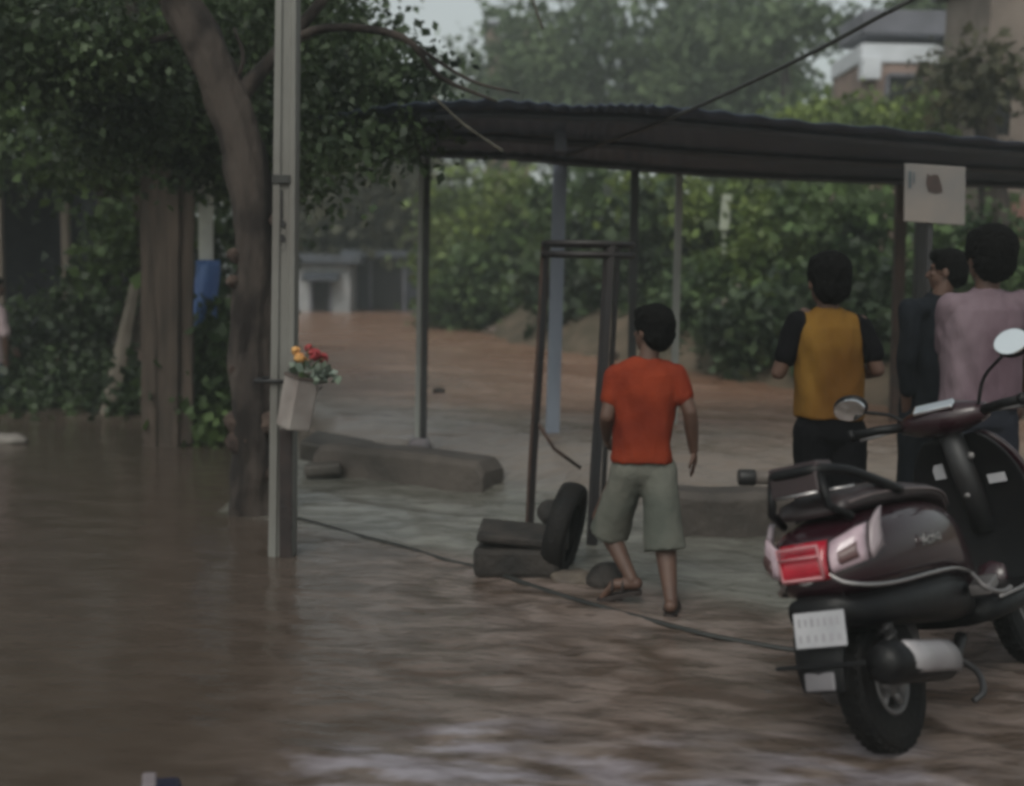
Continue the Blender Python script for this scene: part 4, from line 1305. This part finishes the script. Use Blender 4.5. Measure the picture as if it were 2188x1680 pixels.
# child cut by the left edge
cy = 12.0
co = D(-14, 900, cy)
def cj(px, py, dy=0):
    p = D(px, py, cy + dy)
    return Vector((p.x - co.x, p.y - co.y, p.z))
gz = max(0.0, ground_h(co.x, co.y))
J = dict(head=cj(-10, 615, .0), neck=cj(-14, 648), chest=cj(-14, 690), pelvis=cj(-14, 775),
         shL=cj(-16, 668, .14), elL=cj(-4, 720, .18), wrL=cj(24, 745, .12),
         shR=cj(2, 668, -.14), elR=cj(12, 722, -.18), wrR=cj(14, 770, -.1),
         hipL=cj(-14, 782, .07), knL=cj(-10, 840, .07), anL=cj(-14, 893, .07), toeL=cj(14, 900, .07),
         hipR=cj(-10, 782, -.07), knR=cj(2, 838, -.07), anR=cj(4, 893, -.07), toeR=cj(30, 900, -.07))
person("child in a pale pink shirt and blue trousers cut off by the left edge", V(co.x, co.y, 0), 0, J, mat("pale_pink_cotton", (.34, .27, .28), .85, (.25, .19, .2), 4), None, mat("blue_cotton", (.03, .045, .075), .85), -.01, sleeve=.8, s=.86,
       head_yaw=rad(-90), hipw=.12, chest=.12, belly=.115, depth=.12, handL=(0, .5, -.5), handR=(0, .5, 0))

# ------------------------------------------------------------------ scooter
sr = G(1885, 1602)
HEAD = rad(47)
scoot = thing("scooter", "dark maroon scooter leaning on its stand, red tail lamp towards us", "scooter", V(sr.x + .055, sr.y, 0), (rad(-18), 0, HEAD))
scoot.scale = (1.07, 1.07, 1.07)
m_paint_s = mat("dark_maroon_paint", (.024, .006, .010), .25, (.016, .004, .007), 2, coat=.5, spec=.35)
m_plastic = mat("black_plastic", (.0045, .0045, .0055), .4, (.007, .0065, .007), 8, bump=.1, spec=.22)
m_seat = mat("dark_vinyl", (.035, .024, .026), .42, (.022, .016, .017), 8, bump=.15, bscale=60)
m_chrome = mat("dull_chrome", (.42, .40, .40), .25, (.34, .32, .32), 5, metal=.9)
m_alu = mat("grey_cast_metal", (.22, .21, .21), .45, (.13, .12, .12), 6, metal=.5)
m_redlens = mat("red_lens", (.42, .012, .03), .15, (.28, .008, .02), 14, coat=.5)
m_clear = mat("clear_lens", (.50, .38, .42), .12, (.36, .26, .30), 16, coat=.5)
m_white_pl = mat("white_plate", (.42, .41, .43), .5, (.32, .32, .34), 8)
m_mirror = mat("mirror_glass", (.85, .87, .88), .05, (.8, .82, .84), 3, metal=1.0)
def wheel(x, R, wd, label=None):
    wz = R
    Mw = Matrix.Translation((x, 0, wz))
    b = MB(); b.lathe([(R * .46, -wd * .42), (R * .5, -wd * .36), (R * .5, wd * .36), (R * .46, wd * .42), (R * .40, wd * .3), (R * .38, 0), (R * .40, -wd * .3)], 36, Mw, closed=True)
    b.lathe([(.0, -wd * .40), (R * .2, -wd * .40), (R * .24, -wd * .2), (R * .24, wd * .2), (R * .2, wd * .40), (.0, wd * .40)], 20, Mw)
    for k in range(5):
        a = 2 * math.pi * k / 5
        for q in (-1, 1):
            b.tube([V(x + R * .16 * math.cos(a), q * wd * .22, wz + R * .16 * math.sin(a)), V(x + R * .46 * math.cos(a + .12), q * wd * .25, wz + R * .46 * math.sin(a + .12))], [R * .09, R * .06], 6)
    wo_ = b.build("wheel", m_alu, scoot)
    b = MB(); b.lathe([(R * .5, -wd * .38), (R * .78, -wd * .5), (R * .93, -wd * .46), (R * .985, -wd * .28), (R, 0), (R * .985, wd * .28), (R * .93, wd * .46), (R * .78, wd * .5), (R * .5, wd * .38)], 48, Mw, closed=True)
    for k in range(40):   # tread blocks
        a = 2 * math.pi * k / 40
        for q in (-1, 1):
            b.box(V(x + R * .985 * math.cos(a + q * .03), q * wd * .2, wz + R * .985 * math.sin(a + q * .03)), (.012, wd * .3, .018), Euler((0, -a, 0)))
    b.build("tyre", m_rubber, wo_, smooth=False)
wheel(0, .222, .10)
wheel(1.24, .235, .09)
# rear body shell: x, half width, z low, z high
secs = [(-.295, .060, .575, .640), (-.278, .105, .545, .690), (-.24, .150, .525, .735), (-.17, .180, .510, .765), (-.06, .202, .500, .775), (.12, .210, .490, .775),
        (.28, .205, .475, .765), (.42, .185, .445, .745), (.52, .155, .415, .70), (.60, .125, .37, .62), (.65, .11, .33, .50)]
b = MB(); b.loft([ring_yz(x, 0, (a + c) / 2, w_, (c - a) / 2, 32, 2.7) for x, w_, a, c in secs])
body = b.build("rear_body", m_paint_s, scoot)
ss = body.modifiers.new("sub", 'SUBSURF'); ss.levels = 1; ss.render_levels = 1
# lower black skirt
secs2 = [(-.30, .09, .46, .55), (-.24, .13, .43, .54), (-.1, .165, .40, .54), (.1, .18, .37, .53), (.3, .18, .34, .52), (.48, .15, .31, .48), (.58, .11, .29, .42)]
b = MB(); b.loft([ring_yz(x, 0, (a + c) / 2, w_, (c - a) / 2, 28, 2.7) for x, w_, a, c in secs2]); b.build("lower_skirt", m_plastic, scoot)
# bright strip along the lower edge, all round the tail
pts = []
for x, w_, a, c in reversed(secs[:9]): pts.append(V(x, w_ * .93 + .004, a + .035))
left = [V(p.x, p.y, p.z) for p in pts]
right = [V(p.x, -p.y, p.z) for p in reversed(pts)]
b = MB(); b.tube(spline(left + [V(-.312, 0, .588)] + right, 4), .009, 8, flat=.7); b.build("chrome_strip", m_chrome, scoot)
# tail lamp and indicators wrapped round the tail
def wrap(y0, y1, z0, z1, zt0, zt1, m, name, off=.008, n=10, parent=scoot):
    b = MB(); vs = []
    def surf(y, z):
        # x on the tail shell for given y
        best = -.30
        for i in range(len(secs) - 1):
            xa, wa, la, ha = secs[i]; xb, wb, lb_, hb_ = secs[i + 1]
            if wa <= abs(y) <= wb:
                tt = (abs(y) - wa) / (wb - wa); best = xa + tt * (xb - xa); break
            if abs(y) > wb: best = xb
        return best
    for j in range(5):
        for k in range(n + 1):
            y = y0 + (y1 - y0) * k / n
            zl = z0 + (zt0 - z0) * k / n; zh = z1 + (zt1 - z1) * k / n
            z = zl + (zh - zl) * j / 4
            bulge = .012 * math.sin(math.pi * j / 4)
            slope = max(0, z - .62) * .35
            vs.append(V(surf(y, z) - off - bulge + slope, y * 1.02 + math.copysign(.006, y), z))
    b.add(vs, [(j * (n + 1) + k, j * (n + 1) + k + 1, (j + 1) * (n + 1) + k + 1, (j + 1) * (n + 1) + k) for j in range(4) for k in range(n)])
    o = b.build(name, m, parent)
    s_ = o.modifiers.new("thick", 'SOLIDIFY'); s_.thickness = .02; s_.offset = 0
    return o
tl = wrap(-.072, .072, .598, .705, .598, .705, m_redlens, "tail_lamp")
b = MB()
b.tube([V(-.322, y, z) for y, z in ((-.070, .605), (-.070, .70), (.070, .70), (.070, .605), (-.070, .605))], .006, 6); b.tube([V(-.328, -.070, .67), V(-.328, .070, .67)], .004, 6)
b.build("lamp_frame", mat("pink_lens_rim", (.5, .2, .22), .3), tl)
for q in (-1, 1):
    ind = wrap(q * .080, q * .160, .612, .695, .63, .735, m_clear, "indicator")
    wrap(q * .105, q * .150, .635, .668, .645, .69, mat("amber_bulb", (.10, .05, .05), .3), "bulb", off=.016, parent=ind)
    wrap(q * .166, q * .182, .63, .735, .66, .775, mat("grey_lens_rim", (.34, .28, .30), .3), "lens_rim", off=.006, n=3, parent=ind)
# emblem lettering on the side panel
Me = Matrix.Translation((.13, -.2165, .635)) @ Matrix.Rotation(rad(90), 4, 'X')
text_mesh("emblem", "Activa", .055, Me, m_chrome, scoot, .003)
# seat
sst = [(-.20, .10, .775, .80), (-.17, .125, .77, .835), (-.05, .14, .765, .85), (.10, .145, .76, .845), (.24, .145, .755, .825), (.40, .135, .74, .80), (.52, .115, .71, .775), (.60, .085, .665, .73), (.64, .05, .64, .68)]
b = MB(); b.loft([ring_yz(x, 0, (a + c) / 2, w_, (c - a) / 2, 28, 3.0) for x, w_, a, c in sst]); st_ = b.build("seat", m_seat, scoot)
b = MB()
for q in (-1, 1):
    b.tube(spline([V(x, q * (w_ + .002), (a + c) / 2 + .002) for x, w_, a, c in sst[1:8]], 3), .005, 6)
b.build("piping", mat("greyish_piping", (.13, .10, .10), .5), st_)
# grab rail
b = MB()
rail = [V(.06, .150, .80), V(-.06, .145, .845), V(-.20, .12, .90), V(-.30, .08, .922), V(-.315, 0, .924), V(-.30, -.08, .922), V(-.20, -.12, .90), V(-.06, -.145, .845), V(.06, -.150, .80)]
b.tube(spline(rail, 5), .017, 10)
for q in (-1, 1): b.tube([V(-.24, q * .12, .76), V(-.325, q * .10, .81), V(-.305, q * .085, .91)], .014, 8)
gr = b.build("grab_rail", m_plastic, scoot)
gr.location = (.075, 0, 0)
b = MB(); b.box((-.265, 0, .936), (.09, .18, .022), Euler((0, rad(6), 0))); b.box((-.314, 0, .895), (.02, .17, .085), Euler((0, rad(8), 0)))
b.build("rail_pad", mat("maroon_black_pad", (.03, .016, .018), .35), gr, smooth=False, bevel=.008)
b = MB(); b.tube([V(-.332, -.08, .855), V(-.332, .07, .855)], .006, 6); b.tube([V(-.20, -.135, .85), V(-.25, .0, .852)], .006, 6); b.build("rail_trim", m_chrome, gr)
# rear mudguard, number plate, reflector
b = MB(); rings_ = []
for x, z, w_ in ((-.23, .56, .08), (-.285, .50, .085), (-.325, .42, .085), (-.35, .34, .08), (-.355, .27, .07)):
    rings_.append([V(x, -w_, z), V(x - .012, 0, z), V(x, w_, z), V(x + .02, w_, z + .004), V(x + .01, 0, z + .004), V(x + .02, -w_, z + .004)])
b.loft(rings_); b.build("mudguard", m_plastic, scoot, bevel=.004)
Rp = Euler((0, rad(14), 0))
b = MB(); b.box((-.354, -.035, .458), (.008, .17, .105), Rp); pl = b.build("number_plate", m_white_pl, scoot, smooth=False, bevel=.003)
b = MB()
random.seed(11)
for row, zc, n in ((0, .480, 7), (1, .434, 6)):
    for k in range(n):
        y = -.10 + k * .13 / (n - 1)
        b.box((-.3585 + (zc - .455) * .249, y, zc), (.003, random.uniform(.006, .014), random.uniform(.020, .026)), Rp)
b.build("plate_marks", mat("faded_plate_print", (.30, .29, .31), .6), pl, smooth=False)
b = MB(); b.box((-.36, -.01, .352), (.012, .30, .014), Rp); b.build("plate_bracket", m_plastic, scoot, smooth=False, bevel=.003)
b = MB(); b.box((-.362, 0, .305), (.012, .1, .055), Rp); b.build("reflector", mat("grey_reflector", (.16, .15, .16), .35), scoot, smooth=False, bevel=.006)
# engine, swing arm, exhaust
b = MB(); b.loft([ring_yz(x, .10, z, .055, h, 18, 2.5) for x, z, h in ((-.12, .23, .05), (-.02, .235, .10), (.12, .25, .10), (.3, .27, .085), (.42, .29, .06))]); b.build("engine_case", m_alu, scoot)
b = MB(); b.tube(spline([V(.42, -.10, .26), V(.25, -.135, .22), V(.14, -.155, .235)], 4), .022, 8)
b.tube([V(.16, -.16, .24), V(.10, -.163, .25), V(-.26, -.17, .33), V(-.30, -.17, .338)], [.035, .062, .066, .045], 18); ex = b.build("exhaust", m_plastic, scoot)
b = MB(); rings_ = []
for x, z in ((.10, .255), (.02, .275), (-.10, .30), (-.2, .322)):
    rings_.append([V(x, -.163 - .072 * math.cos(a), z + .072 * math.sin(a)) for a in np.linspace(-.6, .95, 9)] + [V(x, -.163 - .060 * math.cos(a), z + .060 * math.sin(a)) for a in np.linspace(.95, -.6, 9)])
b.loft(rings_); b.build("heat_shield", mat("brushed_shield", (.34, .32, .33), .4, (.26, .24, .25), 8, metal=.4), ex)
b = MB(); b.tube([V(-.05, -.10, .23), V(-.10, -.11, .42), V(-.12, -.11, .52)], .022, 10)
for k in range(7): b.tube([V(-.07 - k * .006, -.10 - k * .001, .28 + k * .03), V(-.073 - k * .006, -.101, .288 + k * .03)], .034, 10)
b.build("shock_absorber", m_post_dark, scoot)
b = MB(); b.tube(spline([V(.30, -.12, .22), V(.28, -.19, .17), V(.22, -.22, .12), V(.18, -.2, .10)], 4), .011, 7); b.build("kick_lever", m_post_dark, scoot)
b = MB(); b.tube([V(.36, .1, .25), V(.34, .22, .08)], .011, 7); b.build("side_stand", m_post_dark, scoot)
b = MB(); b.box((.47, -.20, .42), (.14, .07, .035), Euler((0, rad(-6), rad(10)))); b.tube(spline([V(.42, -.19, .47), V(.40, -.235, .42), V(.48, -.25, .39), V(.60, -.235, .385)], 4), .009, 7); b.build("foot_rest", m_alu, scoot, bevel=.006)
# floor board
b = MB(); b.loft([ring_yz(x, 0, .315, w_, .045, 24, 4) for x, w_ in ((.55, .14), (.62, .185), (.75, .20), (.9, .20), (1.0, .185))]); b.build("floor_board", m_plastic, scoot)
b = MB()
for q in (-1, 1): b.tube([V(.6, q * .188, .355), V(.75, q * .203, .355), V(.98, q * .192, .36)], .008, 6)
b.build("floor_edge", m_alu, scoot)
# leg shield
def shield(x_off, wscale, m, name, thick):
    b = MB(); rows = []
    for z, x, w_ in ((.30, .98, .185), (.38, 1.02, .21), (.52, 1.035, .235), (.66, 1.03, .245), (.78, 1.015, .225), (.88, .985, .17), (.93, .965, .11)):
        rows.append([V(x + x_off + .07 * (k / 8 - .5) ** 2 * -4 * .6 + .05, (k / 8 - .5) * 2 * w_ * wscale, z) for k in range(9)])
    b.add([p for r in rows for p in r], [(j * 9 + k, j * 9 + k + 1, (j + 1) * 9 + k + 1, (j + 1) * 9 + k) for j in range(6) for k in range(8)])
    o = b.build(name, m, scoot)
    s_ = o.modifiers.new("thick", 'SOLIDIFY'); s_.thickness = thick; s_.offset = 0
    u_ = o.modifiers.new("sub", 'SUBSURF'); u_.levels = 1; u_.render_levels = 1
    return o
ls = shield(-.012, .97, m_plastic, "leg_shield", .02)
shield(.05, 1.0, m_paint_s, "front_apron", .03)
b = MB(); b.box((1.012, -.12, .74), (.006, .07, .035), Euler((0, rad(-6), rad(-6)))); b.build("sticker", m_white_pl, ls, smooth=False)
b = MB(); b.box((1.02, .10, .80), (.006, .045, .06), Euler((0, rad(-10), 0))); b.build("sticker", m_white_pl, ls, smooth=False)
b = MB(); b.tube([V(1.0, -.05, .84), V(.985, -.05, .842)], .016, 12); b.tube([V(1.02, .0, .70), V(.985, .0, .69)], .012, 8); b.build("ignition_lock", m_alu, ls)
# steering head, handlebar cover, grips, levers, mirrors
b = MB(); b.tube([V(1.08, 0, .55), V(.97, 0, .96)], [.05, .045], 12); b.tube([V(1.24, .07, .23), V(1.13, .07, .55)], .02, 10); b.tube([V(1.24, -.07, .23), V(1.13, -.07, .55)], .02, 10); b.build("fork", m_post_dark, scoot)
b = MB(); rings_ = []
for i in range(9):
    a = rad(-60 + 160 * i / 8)
    rings_.append([V(1.24 + (.255 + t) * -math.cos(a) * -1 * math.cos(0) * (1 if 0 else -1) * -1 * 0 + (.255 + t) * math.sin(rad(-70) + rad(150) * i / 8), y, .235 + (.255 + t) * math.cos(rad(-70) + rad(150) * i / 8)) for y, t in ((-.075, -.03), (-.05, .01), (0, .02), (.05, .01), (.075, -.03), (.045, -.0), (0, .006), (-.045, 0))])
b.loft(rings_); b.build("front_mudguard", m_paint_s, scoot)
b = MB()
hsec = [(-.17, .035, .028), (-.13, .055, .045), (-.06, .085, .065), (0, .095, .072), (.06, .085, .065), (.13, .055, .045), (.17, .035, .028)]
b.loft([[V(.955 + rx * math.cos(a) * 1.0, y - 0, 1.0 + rz * math.sin(a)) for a in np.linspace(0, 2 * math.pi, 19)[:-1]] for y, rx, rz in hsec])
hbar = b.build("handlebar_cover", m_paint_s, scoot)
b = MB(); b.box((.885, 0, 1.05), (.05, .16, .02), Euler((0, rad(-35), 0))); b.build("speedometer", m_mirror, hbar, smooth=False, bevel=.008)
for q in (-1, 1):
    b = MB(); b.tube([V(.94, q * .15, 1.0), V(.90, q * .25, 1.01), V(.86, q * .345, 1.01)], [.020, .018, .018], 12); b.tube([V(.865, q * .335, 1.01), V(.855, q * .355, 1.01)], .024, 12); b.build("grip", m_plastic, scoot)
    b = MB(); b.tube(spline([V(.97, q * .16, .995), V(.965, q * .25, .99), V(.93, q * .35, .985)], 3), [.009] * 7, 6, flat=.6); b.build("brake_lever", m_alu, scoot)
    mr_ = MB(); mr_.tube(spline([V(.93, q * .15, 1.02), V(.93, q * .20, 1.09 - q * .03), V(.91, q * .30, 1.14 - q * .045)], 4), .007, 7)
    mo_ = mr_.build("mirror", m_plastic, scoot)
    cm = V(.91, q * .345, 1.17 - q * .045)
    Rm = Euler((0, 0, rad(q * 6))).to_matrix() @ Euler((0, rad(16 if q < 0 else -26), 0)).to_matrix()
    b = MB(); b.ell(cm, (.028, .072, .054), Rm, 20, 12); b.build("housing", m_plastic, mo_)
    b = MB()
    oval = lambda dx, k: [cm + Rm @ V(dx, .064 * k * math.cos(a), .047 * k * math.sin(a)) for a in np.linspace(0, 2 * math.pi, 25)[:-1]]
    b.loft([oval(-.018, 1.0), oval(-.029, 1.0), oval(-.0295, .96)])
    b.build("glass", m_mirror, mo_, smooth=False)

# ------------------------------------------------------------------ haze
hz = MB(); hz.box((0, 60, 10.8), (330, 200, 24.4))
mh = bpy.data.materials.new("rain_haze")
mh.use_nodes = True
th = mh.node_tree
th.nodes.clear()
pv = th.nodes.new("ShaderNodeVolumePrincipled")
pv.inputs['Color'].default_value = (.86, .92, .89, 1)
pv.inputs['Density'].default_value = .005
pv.inputs['Anisotropy'].default_value = .2
oo = th.nodes.new("ShaderNodeOutputMaterial")
th.links.new(pv.outputs[0], oo.inputs['Volume'])
ho = hz.build("haze", mh, None, smooth=False)
tag(ho, "thin rain haze hanging over the water", None, None, "stuff")
